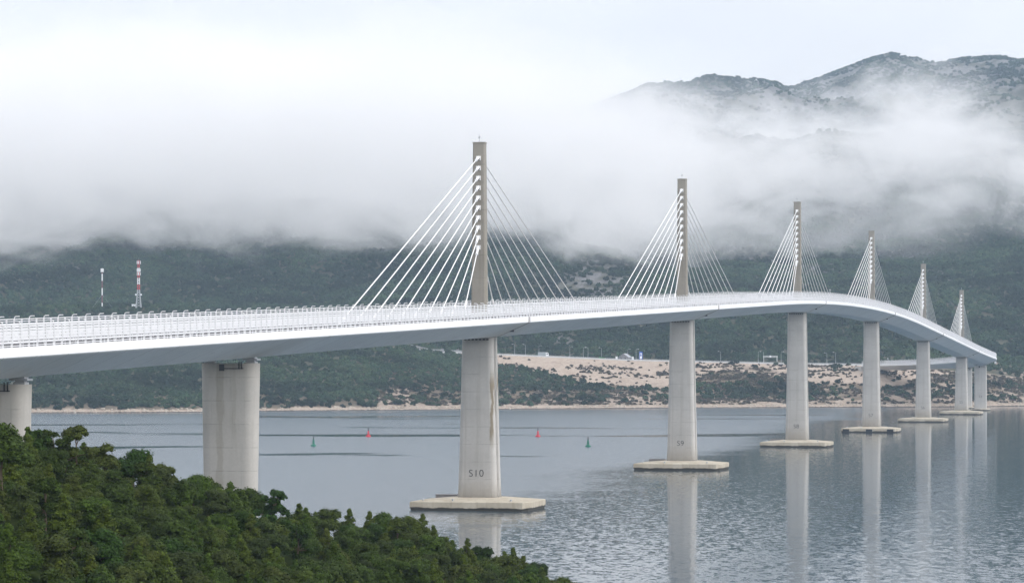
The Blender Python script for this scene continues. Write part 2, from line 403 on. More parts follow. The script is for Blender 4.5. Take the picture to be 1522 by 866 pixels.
# cross joints where the girder meets the main piers
for n in (10, 9, 8, 7, 6, 5, 4):
    s = PIERS[n]
    b = MB(); o = .05
    prof = [(11.72, .02), (11.72, -1.30), (11.25, -1.56), (4.32, -4.55), (-4.32, -4.55), (-11.25, -1.56), (-11.72, -1.30), (-11.72, .02)]
    inn = [(11.5, .02), (11.5, -1.2), (11.1, -1.4), (4.25, -4.4), (-4.25, -4.4), (-11.1, -1.4), (-11.5, -1.2), (-11.5, .02)]
    vs = []; fs = []
    for ds in (-.9, .9):
        for q in (prof, inn): vs += [P(s + ds, u, z) for u, z in q]
    for k in range(7):
        fs += [(k, k + 1, 16 + k + 1, 16 + k), (k, k + 8, k + 9, k + 1), (16 + k, 16 + k + 1, 24 + k + 1, 24 + k)]
    b.add(vs, fs)
    jb = b.build('cross_joint', M['stone_wall'] if n < 8 else plain('joint_paint', (.40, .38, .37), .6, .1), bridge)
    for ds in (-.45, .45):
        q = MB(); q.box(P(s + ds, 7.6, -3.2), (.7, .35, .45), -heading(s)); q.build('drain_outlet', M['dark'], jb)

# pylons and stays ------------------------------------------------------
for n in (10, 9, 8, 7, 6, 5):
    s = PIERS[n]; h = heading(s); zd = zdeck(s)
    b = MB(); rings = []
    for f in (0, .25, .5, .75, 1):
        w, l, c = 3.3 - .55 * f, 3.4 - 1.2 * f, .22
        ring = [(-w/2 + c, -l/2), (w/2 - c, -l/2), (w/2, -l/2 + c), (w/2, l/2 - c), (w/2 - c, l/2), (-w/2 + c, l/2), (-w/2, l/2 - c), (-w/2, -l/2 + c)]
        rings.append([(x, y, -.3 + 40.1 * f) for x, y in ring])
    b.loft(rings)
    py = b.build('pylon', M['pylon'], bridge, local(s, 0, zd), -h)
    py['label'] = 'concrete pylon with a single fan of stays above pier S%d' % n
    c = MB(); c.box((0, 0, 39.93), (2.95, 2.4, .26)); c.build('coping', M['pylon'], py)
    a = MB(); a.tube((-.1, 0, 40), (-.1, 0, 42.1), .06, .03, 6); a.lathe([(.16, 41), (.2, 41.2), (.16, 41.45), (.05, 41.5)], 8, (-.1, 0, 0)); a.build('lightning_rod', M['galv'], py)
    tubes = MB(); anc_far = MB()
    for sgn in (-1, 1):
        for j in range(10):
            za = 36.6 - 2.27 * j; sd = 121 - 11.55 * j
            f = za / 40; yl = sgn * (1.7 - .6 * f)
            p = Vector((0, yl * .9, za)); q = Vector((0, sgn * sd, zdeck(s + sgn * sd) - zd - .05))
            d = (q - p).normalized()
            cb = MB(); r = .125
            cb.tube(p, q, r, r, 8, False)
            cb.tube(q - d * 5.5, q, .24, .24, 8)
            if n == 5: tubes.add(cb.v, cb.f)
            else: cb.build('stay_cable', M['cable'], py, smooth=True)
            am = MB()
            am.tube(p, p + d * 2.6, .30, .27, 8); am.tube(p + d * 2.5, p + d * 2.75, .36, .36, 8)
            am.box((0, sgn * (abs(yl) + .06), za + .1), (1.0, .30, .26)); am.box((-.42, sgn * (abs(yl) + .10), za - .3), (.2, .40, .95)); am.box((.42, sgn * (abs(yl) + .10), za - .3), (.2, .40, .95))
            if sgn < 0 and n > 5: am.build('cable_anchor', M['steel_white'], py)
            else: anc_far.add(am.v, am.f)
    tag(anc_far.build('cable_anchor', M['steel_white'], py), kind='stuff')
    if n == 5: tag(tubes.build('stay_cable', M['cable'], py, smooth=True), kind='stuff')

# small things fixed to the bridge
def deckpart(name, b, mat, s, u, z): return b.build(name, mat, bridge, local(s, u, zdeck(s) + z), -heading(s))
b = MB(); b.tube((0, 0, 0), (0, 0, 4.4), .12, .09, 6); b.box((0, 0, 4.6), (.7, .5, .55)); b.box((0, -.3, 3.7), (.4, .3, .5)); deckpart('camera_post', b, M['galv'], 590, 10.9, 0)
b = MB(); b.tube((0, 0, 0), (0, 0, 4.8), .12, .09, 6); b.lathe([(.4, 4.6), (.5, 4.9), (.5, 5.4), (.2, 5.7)], 8); deckpart('camera_post', b, M['galv'], 1910, 10.9, 0)
sp_ = MB(); sp_.box((-2, 0, 1.6), (.18, .18, 5.2)); sp_.box((2, 0, 1.6), (.18, .18, 5.2)); sp_.box((0, 0, 4.1), (4.2, .16, .2)); sp_.box((0, 0, 3.0), (4.2, .16, .2)); sp_.box((1.2, -.1, 3.5), (1.0, .1, 1.2)); sp_.box((-1.0, -.1, 3.55), (1.2, .1, .8))
deckpart('sign_frame', sp_, M['galv'], 1650, 10.0, 0)
b = MB(); b.box((0, 0, 0), (1.5, .2, 1.5)); deckpart('navigation_plate', b, M['steel_white'], 1640, 11.2, -2.5)
ab = MB(); ab.box((0, 4, -5), (24.5, 9, 10)); ab.box((0, 3, -.9), (25, 1.0, 1.6))
for s, sg, zz in ((S_END, 1, -2.0),): deckpart('abutment', ab, M['pier'], s, 0, -1.4)
ab = MB(); ab.box((0, -3, -10), (24.5, 9, 18)); deckpart('abutment', ab, M['pier'], S_BEG, 0, -1.4)

# ------------------------------------------------------------------ far shore terrain
COLS = {
 -600: [(2130,-6),(2160,0),(2172,2.5),(2210,8),(2480,44),(2660,78),(2760,76),(2950,94),(3500,168),(3900,240)],
 0:    [(2160,-6),(2186,0),(2196,2.5),(2230,8),(2500,44),(2680,79),(2780,76),(2950,92),(3500,165),(3900,235)],
 200:  [(2180,-6),(2203,0),(2213,2.5),(2245,8),(2520,44),(2700,82),(2800,77),(2960,92),(3500,172),(3900,245)],
 450:  [(2260,-6),(2285,0),(2297,2),(2330,8),(2560,43),(2720,76),(2820,76),(3000,98),(3500,172),(3900,245)],
 640:  [(2310,-6),(2333,0),(2343,1.6),(2385,4),(2420,7),(2560,32),(2660,43),(2695,45),(2720,49),(2850,75),(3100,110),(3500,168),(3900,238)],
 740:  [(2345,-6),(2365,0),(2375,1.6),(2405,3.4),(2450,6.5),(2570,23),(2612,29),(2655,41.2),(2692,41.2),(2710,43),(2850,75),(3100,112),(3500,172),(3900,240)],
 830:  [(2370,-6),(2390,0),(2400,1.6),(2425,3.4),(2475,7),(2550,16),(2590,23.5),(2655,39),(2692,39),(2710,41),(2850,73),(3100,112),(3500,170),(3900,236)],
 930:  [(2395,-6),(2415,0),(2425,1.6),(2450,3.6),(2500,7.2),(2562,13),(2655,36.6),(2692,36.6),(2710,38),(2850,70),(3100,110),(3500,163),(3900,230)],
 1040: [(2420,-6),(2440,0),(2447,2.2),(2470,4.5),(2510,8.5),(2560,18),(2620,29),(2655,35.2),(2692,35.2),(2710,36.5),(2850,66),(3100,106),(3500,160),(3900,232)],
 1160: [(2448,-6),(2466,0),(2473,3.8),(2500,7.5),(2540,15),(2600,24.5),(2655,33.6),(2692,33.6),(2710,35),(2850,64),(3100,104),(3500,160),(3900,236)],
 1310: [(2470,-6),(2488,0),(2495,5),(2515,9),(2540,15),(2575,25),(2600,30.8),(2655,32.0),(2692,32.6),(2715,35),(2860,64),(3100,106),(3500,166),(3900,242)],
 1420: [(2495,-6),(2512,0),(2519,5),(2540,9),(2600,20),(2680,31),(2750,41),(2900,66),(3100,105),(3500,170),(3900,250)],
 1522: [(2540,-6),(2560,0),(2568,4),(2600,12),(2680,26),(2750,38),(2900,64),(3100,105),(3500,178),(3900,265)],
 2200: [(2660,-6),(2680,0),(2690,4),(2720,12),(2800,28),(2850,40),(3000,70),(3200,115),(3600,195),(3900,270)],
}
CU = np.array(sorted(COLS)); YG = np.arange(2100, 3901, 5.0)
TB = np.array([np.interp(YG, [p[0] for p in COLS[c]], [p[1] for p in COLS[c]]) for c in CU])
RU = [-600, 0, 400, 740, 900, 960, 1046, 1110, 1180, 1240, 1300, 1325, 1345, 1390, 1440, 1480, 1522, 1800, 2200]
RZ = [400, 430, 470, 510, 560, 594, 601, 589, 594, 624, 656, 663, 656, 642, 657, 660, 656, 610, 560]
def yimg(z, Y): return HY - F * (z - ZC) / Y
def H(X, Y):
    X = np.asarray(X, float); Y = np.asarray(Y, float); u = np.clip(CX + F * X / Y, -600, 2199)
    i = np.clip(np.searchsorted(CU, u, 'right') - 1, 0, len(CU) - 2); fu = (u - CU[i]) / (CU[i + 1] - CU[i])
    yc = np.clip((Y - 2100) / 5, 0, len(YG) - 1.001); j = yc.astype(int); fj = yc - j
    t = lambda a: TB[a, j] * (1 - fj) + TB[a, j + 1] * fj
    z = t(i) * (1 - fu) + t(i + 1) * fu
    rz = np.interp(u, RU, RZ); q = (Y - 3900) / 2600
    zf = z + (rz - z) * np.clip(q, 0, 1) ** .85 - np.clip(q - 1, 0, 1) * 260
    z = np.where(Y > 3900, zf, z)
    # gullies and knolls; none on beach, fill slope or road
    a = sst(2720, 3050, Y) * 30 + sst(3900, 4600, Y) * 50; a = a * (1 - .8 * sst(5600, 6400, Y))
    rid = (1 - np.abs(2 * fbm(X / 170, Y / 420, 77, 4) - 1)) - .6; z = z + np.minimum(rid, .12) * sst(2850, 3300, Y) * (26 + 70 * sst(4300, 5200, Y)) * (1 - .85 * sst(5700, 6400, Y))
    r2 = (1 - np.abs(2 * fbm(X / 46, Y / 120, 87, 4) - 1)) - .62; z = z + r2 * 20 * sst(4300, 5000, Y) * (1 - .6 * sst(6300, 6480, Y))
    left = (u < 700) & (Y < 2760); a = np.where(left, 3.5 * sst(2260, 2420, Y), a)
    lo = (u >= 700) & (Y < 2600); a = np.where(lo, 1.5 * sst(2430, 2500, Y), a)
    z = z + a * (fbm(X / 210, Y / 330, 3, 5) - .5) * 1.6 + np.clip(a, 0, 30) * .16 * (fbm(X / 42, Y / 60, 9, 3) - .5)
    shore = np.clip((z + 1) / 3, 0, 1) * np.clip((9 - z) / 5, 0, 1)
    z = z + shore * (fbm(X / 14, Y / 14, 21, 3) - .5) * 1.3
    return z

us = np.arange(-600, 2201, 4.0)
ys = np.concatenate([np.arange(2130, 2760, 3.0), np.arange(2760, 4000, 8.0), np.arange(4000, 4500, 20.0), np.arange(4500, 6620, 12.0), np.arange(6620, 7600, 40.0)])
UU, YY = np.meshgrid(us, ys); XX = (UU - CX) * YY / F; ZZ = H(XX, YY)
def grid_mesh(name, X, Y, Z, mats, smooth=True):
    r, c = X.shape; me = bpy.data.meshes.new(name); nv = r * c
    me.vertices.add(nv); me.vertices.foreach_set('co', np.stack([X, Y, Z], -1).ravel())
    idx = np.arange(nv).reshape(r, c); q = np.stack([idx[:-1, :-1], idx[:-1, 1:], idx[1:, 1:], idx[1:, :-1]], -1).reshape(-1, 4)
    nf = len(q); me.loops.add(nf * 4); me.loops.foreach_set('vertex_index', q.ravel()); me.polygons.add(nf)
    me.polygons.foreach_set('loop_start', np.arange(nf) * 4); me.polygons.foreach_set('loop_total', np.full(nf, 4))
    me.polygons.foreach_set('use_smooth', np.full(nf, smooth)); me.materials.append(mats); me.update(); me.validate(); return me

# soil map: where the ground is bare fill, dry scrub, or rock
YIM = yimg(ZZ, YY)
n1 = fbm(XX / 30, YY / 30, 31, 4); n2 = fbm(XX / 9, YY / 9, 41, 3); n3 = fbm(XX / 120, YY / 160, 51, 4)
def fill_mask(u, y, Y, n1):
    base = np.interp(u, [700, 738, 765, 825, 870, 930, 1000, 1045, 1090, 1180, 1215, 1310, 1420, 1440], [528, 545, 548, 560, 570, 578, 576, 560, 549, 558, 573, 574, 560, 540])
    m = (Y < 2657) & (Y > 2500) & (u > 736) & (u < 1425)
    return np.where(m, sst(0, 6, base + (n1 - .5) * 14 - y), 0)
fill = fill_mask(UU, YIM, YY, n1)
track = np.where((UU > 1078) & (UU < 1215) & (YY < 2655), sst(2.2, .8, np.abs(YIM - np.interp(UU, [1078, 1120, 1160, 1215], [548, 552, 558, 566]))), 0)
fill = np.maximum(fill, track)
beach = np.where(ZZ < 9, sst(3.4, 1.0, ZZ + (n1 - .5) * 4 + (n2 - .5) * 3), 0)
rightbare = np.where((UU > 1190) & (YIM > 545) & (YY < 2700), sst(.42, .62, n1 * .5 + n2 * .5), 0)
bluff = np.where((UU > 1040) & (YIM > 583) & (ZZ > .5), .8 * sst(.35, .6, n2), 0)
bare = np.where((UU > 560) & (UU < 1040) & (YIM > 578) & (ZZ > 2), sst(.40, .62, n1), 0)
scar = np.where((UU > 1466) & (UU < 1495) & (np.abs(YIM - 541) < 4), .9, 0)
soil = np.clip(np.maximum.reduce([fill, beach, .75 * rightbare, bluff, .7 * bare, scar]), 0, 1)
cliff = np.where((YY > 2700) & (YY < 3600), np.exp(-((UU - 885) / 55) ** 2 - ((YIM - 418) / 34) ** 2) * 1.2 + np.exp(-((UU - (830 + (YIM - 500) * .9)) / 16) ** 2 - ((YIM - 508) / 24) ** 2) + np.exp(-((UU - 1190) / 70) ** 2 - ((YIM - 400) / 24) ** 2) * .8 + np.exp(-((UU - 1400) / 40) ** 2 - ((YIM - 430) / 35) ** 2) * .7 + np.exp(-((UU - 1300) / 40) ** 2 - ((YIM - 388) / 12) ** 2) * .8, 0)
rock = np.clip(cliff * sst(.30, .55, n2 * .5 + n1 * .5) + .45 * sst(.62, .75, n3) * (YY > 2750) * sst(.4, .6, n2) + .95 * sst(4300, 5200, YY) * sst(.34, .58, n1), 0, 1)
rock = np.where((UU > 654) & (UU < 684) & (np.abs(YIM - 522) < 6) & (YY < 2760), .9, rock)

def terrain_mat():
    m, nt, ns, ls = newmat('hillside'); co = objco(nt)
    at = N(nt, 'ShaderNodeVertexColor', layer_name='soil'); sp = N(nt, 'ShaderNodeSeparateColor'); ls.new(at.outputs['Color'], sp.inputs[0])
    a = noise(nt, co, .012, 6, .6); f = noise(nt, co, .12, 5, .65); g = noise(nt, co, .5, 4, .6)
    veg = ramp(nt, f, [(.3, (.028, .040, .024)), (.5, (.055, .062, .036)), (.7, (.10, .092, .06))])
    dry = ramp(nt, g, [(.3, (.085, .068, .048)), (.6, (.18, .14, .10))])
    c = mix(nt, sp.outputs['Blue'], veg, dry)
    soil_ = ramp(nt, math_(nt, 'ADD', math_(nt, 'MULTIPLY', f, .5), math_(nt, 'MULTIPLY', g, .5)), [(.32, (.26, .205, .16)), (.5, (.38, .31, .25)), (.7, (.46, .39, .325))])
    c = mix(nt, math_(nt, 'MULTIPLY', sp.outputs['Red'], maprange(nt, g, .25, .4, .55, 1)), c, soil_)
    rk = ramp(nt, g, [(.3, (.08, .08, .08)), (.55, (.19, .185, .185)), (.75, (.32, .31, .30))])
    c = mix(nt, sp.outputs['Green'], c, rk)
    geo = N(nt, 'ShaderNodeNewGeometry'); s2 = N(nt, 'ShaderNodeSeparateXYZ'); ls.new(geo.outputs['Position'], s2.inputs[0])
    c = mix(nt, maprange(nt, math_(nt, 'ADD', s2.outputs[2], math_(nt, 'MULTIPLY', math_(nt, 'SUBTRACT', g, .5), 1.2)), .75, .3), c, (.05, .042, .03))   # wet tide line
    finish(nt, c, .9, g, .6, 1.0, .15); return m
tm = grid_mesh('hills', XX, YY, ZZ, terrain_mat())
ca = tm.color_attributes.new('soil', 'FLOAT_COLOR', 'POINT')
dryz = np.where((YY < 2657) & (UU > 560), np.clip(.9 - .0 * n1, 0, 1), np.where(ZZ < 12, .7, 0.15))
ca.data.foreach_set('color', np.stack([soil, rock, dryz, np.ones_like(soil)], -1).ravel())
hills = link('hills', tm); tag(hills, 'wooded hills and bare fill slope rising from the far shore into cloud', 'hills', kind='structure')

# coast road on the fill
rp = [(500, 2678), (640, 2678), (740, 2675), (830, 2674), (930, 2674), (1040, 2674), (1160, 2674), (1310, 2680), (1420, 2700)]
b = MB()
rl = []
ex, ey = axis(S_END); eu = CX + F * ex / ey
for u in np.arange(560, eu - 4, 6.0):
    Yc = 2674.0
    xs_ = [(u - CX) * Yc / F]; x = xs_[0]
    rl.append([(x, Yc - 12, float(H(x, Yc - 12)) + .25), (x, Yc + 12, float(H(x, Yc + 12)) + .25)])
vs = [p for r in rl for p in r]; b.add(vs, [(2*i, 2*i+2, 2*i+3, 2*i+1) for i in range(len(rl) - 1)])
rd = b.build('road', plain('worn_asphalt', (.16, .16, .17), .9, .15, .3)); tag(rd, 'grey coast road along the top of the bare slope', 'road', kind='structure')
def gr(u, Y, dz=0):
    x = (u - CX) * Y / F; return (x, Y, float(H(x, Y)) + dz)
# parapet and fence on the seaward edge of the road
b = MB(); cs = [gr(u, 2659.5) for u in np.arange(600, eu - 6, 6.0)]
b.loft([[(x, y - .2, z - .5), (x, y + .2, z - .5), (x, y + .2, z + 1.1), (x, y - .2, z + 1.1)] for x, y, z in cs])
pp = b.build('parapet_wall', plain('pale_parapet', (.62, .62, .62), .8, .12, .2)); tag(pp, 'low pale concrete parapet along the seaward edge of the coast road', 'parapet')
fe = empty('guard_rail', gr(600, 2688.5)); b = MB(); o0 = Vector(fe.location)
cs = [Vector(gr(u, 2688.5)) - o0 for u in np.arange(600, eu - 6, 6.0)]
for z0, z1 in ((.7, 1.15), (1.5, 1.7)): b.loft([[(p.x, p.y - .1, p.z + z0), (p.x, p.y + .1, p.z + z0), (p.x, p.y + .1, p.z + z1), (p.x, p.y - .1, p.z + z1)] for p in cs])
b.build('rail', M['galv'], fe)
b = MB()
for p in cs: b.box((p.x, p.y, p.z + .8), (.2, .2, 1.9))
tag(b.build('post', M['galv'], fe), kind='stuff'); tag(fe, 'grey steel guard rail on the landward side of the coast road', 'guard rail')

# ------------------------------------------------------------------ things along the road
def lamp_proto():
    r = empty('street_lamp'); b = MB(); b.tube((0, 0, 0), (0, 0, 9.4), .16, .09, 8); b.lathe([(.3, 0), (.3, .4), (.18, .45)], 8); b.build('pole', M['galv'], r)
    b = MB(); b.path([(0, 0, 9.3), (-.2, 0, 9.9), (-.7, 0, 10.2), (-1.5, 0, 10.3)], .08); b.build('arm', M['galv'], r)
    b = MB(); b.box((-1.9, 0, 10.28), (1.1, .4, .18)); b.box((-1.9, 0, 10.17), (.8, .3, .06)); b.build('lamp_head', M['steel_white'], r); return r
lp = lamp_proto(); kids(lp)
LAMPS = [(765, 2688, 'first street lamp to the right of pier S10'), (781, 2661, 'street lamp midway between pier S10 and the grey lorry'), (801, 2690, 'street lamp just behind the grey lorry box'), (847, 2661, 'first tall street lamp to the right of the grey lorry'),
         (867, 2690, 'second street lamp to the right of the grey lorry'), (874, 2661, 'street lamp halfway between lorry and green van'), (894, 2688, 'street lamp standing over the small green van'), (933, 2692, 'street lamp behind the roof of the gabled stone hut'),
         (945.5, 2686, 'street lamp just to the left of the tall blue sign'), (1071, 2680, 'lone street lamp between pier S9 and the sign gantry'), (1127, 2676, 'street lamp directly left of the white sign gantry'), (1161, 2690, 'street lamp between the white gantry and pier S8'),
         (1229, 2690, 'left one of two street lamps between piers S8 and S7'), (1242, 2690, 'right one of two street lamps between piers S8 and S7')]
for i, (u, Y, lab) in enumerate(LAMPS):
    o = lp if i == 0 else copy_tree(lp); p = gr(u, Y); o.location = p; o.scale = (1, 1, random.uniform(.92, 1.04)); o.rotation_euler.z = random.choice((0, .3, math.pi))
    tag(o, lab, 'street lamp', 'street lamps along the coast road')

def wheel(parent, x, y, r, w):
    b = MB(); b.tube((x, y - w/2, r), (x, y + w/2, r), r, r, 14); t = b.build('wheel', M['rubber'], parent)
    b = MB(); b.tube((x, y - w/2 - .02, r), (x, y + w/2 + .02, r), r * .55, r * .55, 10); b.build('rim', M['galv'], t)
tk = empty('lorry', gr(808, 2666, .27)); tag(tk, 'white-cabbed lorry with a grey box body driving on the coast road', 'lorry')
b = MB(); b.box((-1.6, 0, 2.45), (6.4, 2.5, 2.9)); b.build('cargo_box', M['tarp'], tk)
b = MB(); b.loft([[(1.75, y, .7), (4.25, y, .7), (4.35, y, 1.9), (3.95, y, 3.2), (3.4, y, 3.55), (1.75, y, 3.7)] for y in (-1.22, 1.22)]); cb = b.build('cab', M['steel_white'], tk)
b = MB(); b.box((3.05, -1.235, 2.45), (1.3, .03, .8)); b.box((3.05, 1.235, 2.45), (1.3, .03, .8)); b.build('side_window', M['glass'], cb)
b = MB(); b.add([(4.365, -1.05, 1.95), (4.365, 1.05, 1.95), (4.0, 1.05, 3.1), (4.0, -1.05, 3.1)], [(0, 1, 2, 3)]); b.build('windscreen', M['glass'], cb)
b = MB(); b.box((-.4, 0, .8), (8.6, 1.0, .3)); b.box((-4.75, 0, .65), (.12, 2.3, .3)); b.build('chassis', M['dark'], tk)
for x in (-3.6, -2.4, 3.3):
    for y in (-1.05, 1.05): wheel(tk, x, y, .5, .32)
vn_ = empty('van', gr(895, 2667, .27)); tag(vn_, 'small green van parked at the road edge left of the stone hut', 'van')
b = MB(); b.loft([[(-2.4, y, .4), (2.4, y, .4), (2.5, y, .95), (1.7, y, 1.15), (1.0, y, 1.95), (-2.3, y, 2.05), (-2.5, y, 1.0)] for y in (-.95, .95)]); bd = b.build('body', M['green_paint'], vn_)
b = MB(); b.box((-.2, -.96, 1.5), (2.6, .03, .5)); b.box((-.2, .96, 1.5), (2.6, .03, .5)); b.build('side_window', M['glass'], vn_)
b = MB(); b.box((2.5, -.6, .75), (.06, .3, .2)); b.box((2.5, .6, .75), (.06, .3, .2)); b.build('headlight', M['steel_white'], vn_)
for x in (-1.5, 1.55):
    for y in (-.85, .85): wheel(vn_, x, y, .36, .22)
ht = empty('stone_hut', gr(929, 2665, .2), R(-24)); tag(ht, 'grey gabled stone hut on the crest of the bare slope', 'hut')
b = MB(); W, D_, hh, rg = 4.2, 3.6, 2.6, 5.4
b.loft([[(-W, y, 0), (W, y, 0), (W, y, hh), (0, y, rg), (-W, y, hh)] for y in (-D_, D_)]); b.build('wall', M['stone_wall'], ht)
b = MB()
for sg in (-1, 1): b.add([(0, -D_-.4, rg + .12), (0, D_+.4, rg + .12), (sg*(W+.5), D_+.4, hh - .22), (sg*(W+.5), -D_-.4, hh - .22), (0, -D_-.4, rg + .34), (0, D_+.4, rg + .34), (sg*(W+.5), D_+.4, hh), (sg*(W+.5), -D_-.4, hh)], [(0,1,2,3),(4,5,6,7),(0,4,7,3),(1,5,6,2),(3,7,6,2),(0,1,5,4)])
b.build('roof', M['slate'], ht)
b = MB(); b.box((-W - .02, -1, 1.1), (.06, 1.1, 2.1)); b.box((-2, -D_ - .02, 1.05), (1.0, .06, 2.0)); b.build('door', M['dark'], ht)
b = MB(); b.box((1.6, -D_ - .02, 1.6), (1.1, .06, .9)); b.build('window', M['glass'], ht)
for u, hgt, lab in ((916.5, 3.0, 'pale cabinet beside the left wall of the stone hut'), (940.5, 3.2, 'pale cabinet beside the right wall of the stone hut')):
    b = MB(); b.box((0, 0, hgt / 2), (1.7, 1.5, hgt)); b.box((0, 0, hgt + .06), (1.9, 1.7, .14)); b.box((.3, -.77, hgt * .45), (.7, .04, hgt * .7)); o = b.build('utility_cabinet', M['steel_white'], None, gr(u, 2664, .1)); tag(o, lab, 'cabinet', 'cabinets beside the hut')
sg = empty('totem_sign', gr(952.5, 2661)); tag(sg, 'tall blue roadside sign with a white panel and blue oval', 'sign')
b = MB(); b.box((0, 0, 4.6), (2.9, .3, 6.4)); b.build('panel', M['blue'], sg)
b = MB(); b.box((0, -.17, 4.2), (1.8, .05, 4.6)); wp = b.build('white_board', M['steel_white'], sg)
b = MB(); b.loft([[(.55 * math.cos(t), y, 4.9 + 1.1 * math.sin(t)) for t in np.linspace(0, 2 * math.pi, 16, endpoint=False)] for y in (-.26, -.2)]); b.build('oval_emblem', M['blue'], wp)
b = MB(); b.box((0, 0, .7), (1.6, .8, 1.6)); b.build('base', plain('pale_stone', (.5, .42, .33), .8), sg)
gt = empty('sign_gantry', gr(1145, 2672)); tag(gt, 'white portal sign gantry spanning the coast road left of pier S8', 'gantry')
for x in (-5.6, 5.6):
    b = MB(); b.box((x, 0, 3.2), (.4, .5, 6.8)); b.build('leg', M['steel_white'], gt)
b = MB(); b.box((0, 0, 6.7), (12.2, .4, .25)); b.box((0, 0, 5.6), (12.2, .4, .25))
for k in range(12): b.box((-5.5 + k, 0, 6.15), (.16, .3, 1.0))
b.build('truss', M['steel_white'], gt)
b = MB(); b.box((0, -.3, 6.3), (1.6, .15, 1.4)); b.build('sign_board', M['steel_white'], gt)
po = MB(); po.tube((0, 0, 0), (0, 0, 10), .16, .1, 8); po.lathe([(.3, 0), (.3, .4), (.17, .5)], 8); po = po.build('signal_pole', M['galv'], None, gr(1135, 2668)); tag(po, 'thin pole rising beside the left leg of the gantry', 'pole')

# telecom masts on the brow of the hill
def on_brow(u, y):           # nearest ground point seen at this height in the view
    Y = np.arange(2300, 3000, 2.0); X = (u - CX) * Y / F; z = H(X, Y); k = np.argmax(yimg(z, Y) <= y); return X[k], Y[k], z[k]
mx, my, mz = on_brow(206, 459.5)
tw = empty('lattice_mast', (mx, my, mz - .3)); tag(tw, 'red and white lattice telecom mast standing on the wooded brow', 'mast')
HT = 41.5
def half(z): return 2.3 - 1.35 * min(1, z / 16) - .35 * max(0, (z - 16) / 25)
bands = [(0, 16.5, 'galv'), (16.5, 21, 'red'), (21, 26.5, 'steel_white'), (26.5, 31.5, 'red'), (31.5, 35, 'steel_white'), (35, HT, 'red')]
for z0, z1, mn in bands:
    b = MB(); zs = np.arange(z0, z1, 2.2); zs = list(zs) + [z1]
    for a, c in zip(zs[:-1], zs[1:]):
        ha, hc = half(a), half(c); ca_ = [(-1,-1),(1,-1),(1,1),(-1,1)]
        for k in range(4):
            p, q = ca_[k], ca_[(k + 1) % 4]
            b.tube((p[0]*ha, p[1]*ha, a), (p[0]*hc, p[1]*hc, c), .26, n=5, caps=False); b.tube((p[0]*ha, p[1]*ha, a), (q[0]*hc, q[1]*hc, c), .12, n=4, caps=False); b.tube((q[0]*ha, q[1]*ha, a), (p[0]*hc, p[1]*hc, c), .12, n=4, caps=False)
    o = b.build('lattice_section', M[mn], tw)
    if mn != 'galv': o['label'] = ('red' if mn == 'red' else 'white') + ' painted lattice section'
for z, rr, n_ in ((39.5, 1.5, 3), (33, 1.4, 3), (30, 1.3, 3)):
    for k in range(n_):
        t = 2 * math.pi * k / n_ + .5; b = MB(); b.box((rr * math.cos(t), rr * math.sin(t), z), (.5, .9, 2.6), t); b.build('panel_antenna', M['steel_white'], tw)
for x in (-2.2, 2.2):
    b = MB(); b.tube((x, -.8, 12.4), (x, -1.4, 12.4), .8, .7, 12); b.build('dish_antenna', M['steel_white'], tw)
b = MB(); b.tube((0, 0, HT), (0, 0, HT + 2.5), .08, .03, 5); b.build('lightning_rod', M['galv'], tw)
b = MB(); b.box((0, 0, 1.5), (3.4, 3, 3)); b.box((0, 0, 3.08), (3.8, 3.4, .2)); b.box((.6, -1.52, 1.1), (.9, .05, 2))
px_, py_, pz_ = on_brow(199, 457.5); o = b.build('equipment_cabin', M['steel_white'], None, (px_, py_, pz_ - .2)); tag(o, 'small white equipment cabin at the foot of the lattice mast', 'cabin')
mx, my, mz = on_brow(151.8, 458.5)
ma = empty('guyed_mast', (mx, my, mz - .3)); tag(ma, 'thin guyed telecom pole mast with a white head left of the lattice mast', 'mast')
for z0, z1, mn in ((0, 5, 'steel_white'), (5, 11.5, 'red'), (11.5, 17.5, 'steel_white'), (17.5, 23.5, 'red'), (23.5, 29.5, 'steel_white'), (29.5, 31.5, 'red')):
    b = MB(); b.tube((0, 0, z0), (0, 0, z1), .5, .5, 8); b.build('pole_section', M[mn] if mn != 'red' else plain('dull_red', (.20, .09, .10), .6), ma)
for k in range(3):
    t = 2 * math.pi * k / 3 + .6; b = MB(); b.box((1.0 * math.cos(t), 1.0 * math.sin(t), 32.4), (.4, 1.1, 3.0), t); b.build('panel_antenna', M['steel_white'], ma)
b = MB(); b.tube((0, 0, 31), (0, 0, 34.4), .2, .2, 6); b.build('head_pole', M['galv'], ma)
for k in range(3):
    t = 2 * math.pi * k / 3 - .35; b = MB(); b.tube((0, 0, 12), (11 * math.cos(t), 11 * math.sin(t), -1), .05, .05, 4); b.build('guy_wire', M['galv'], ma)

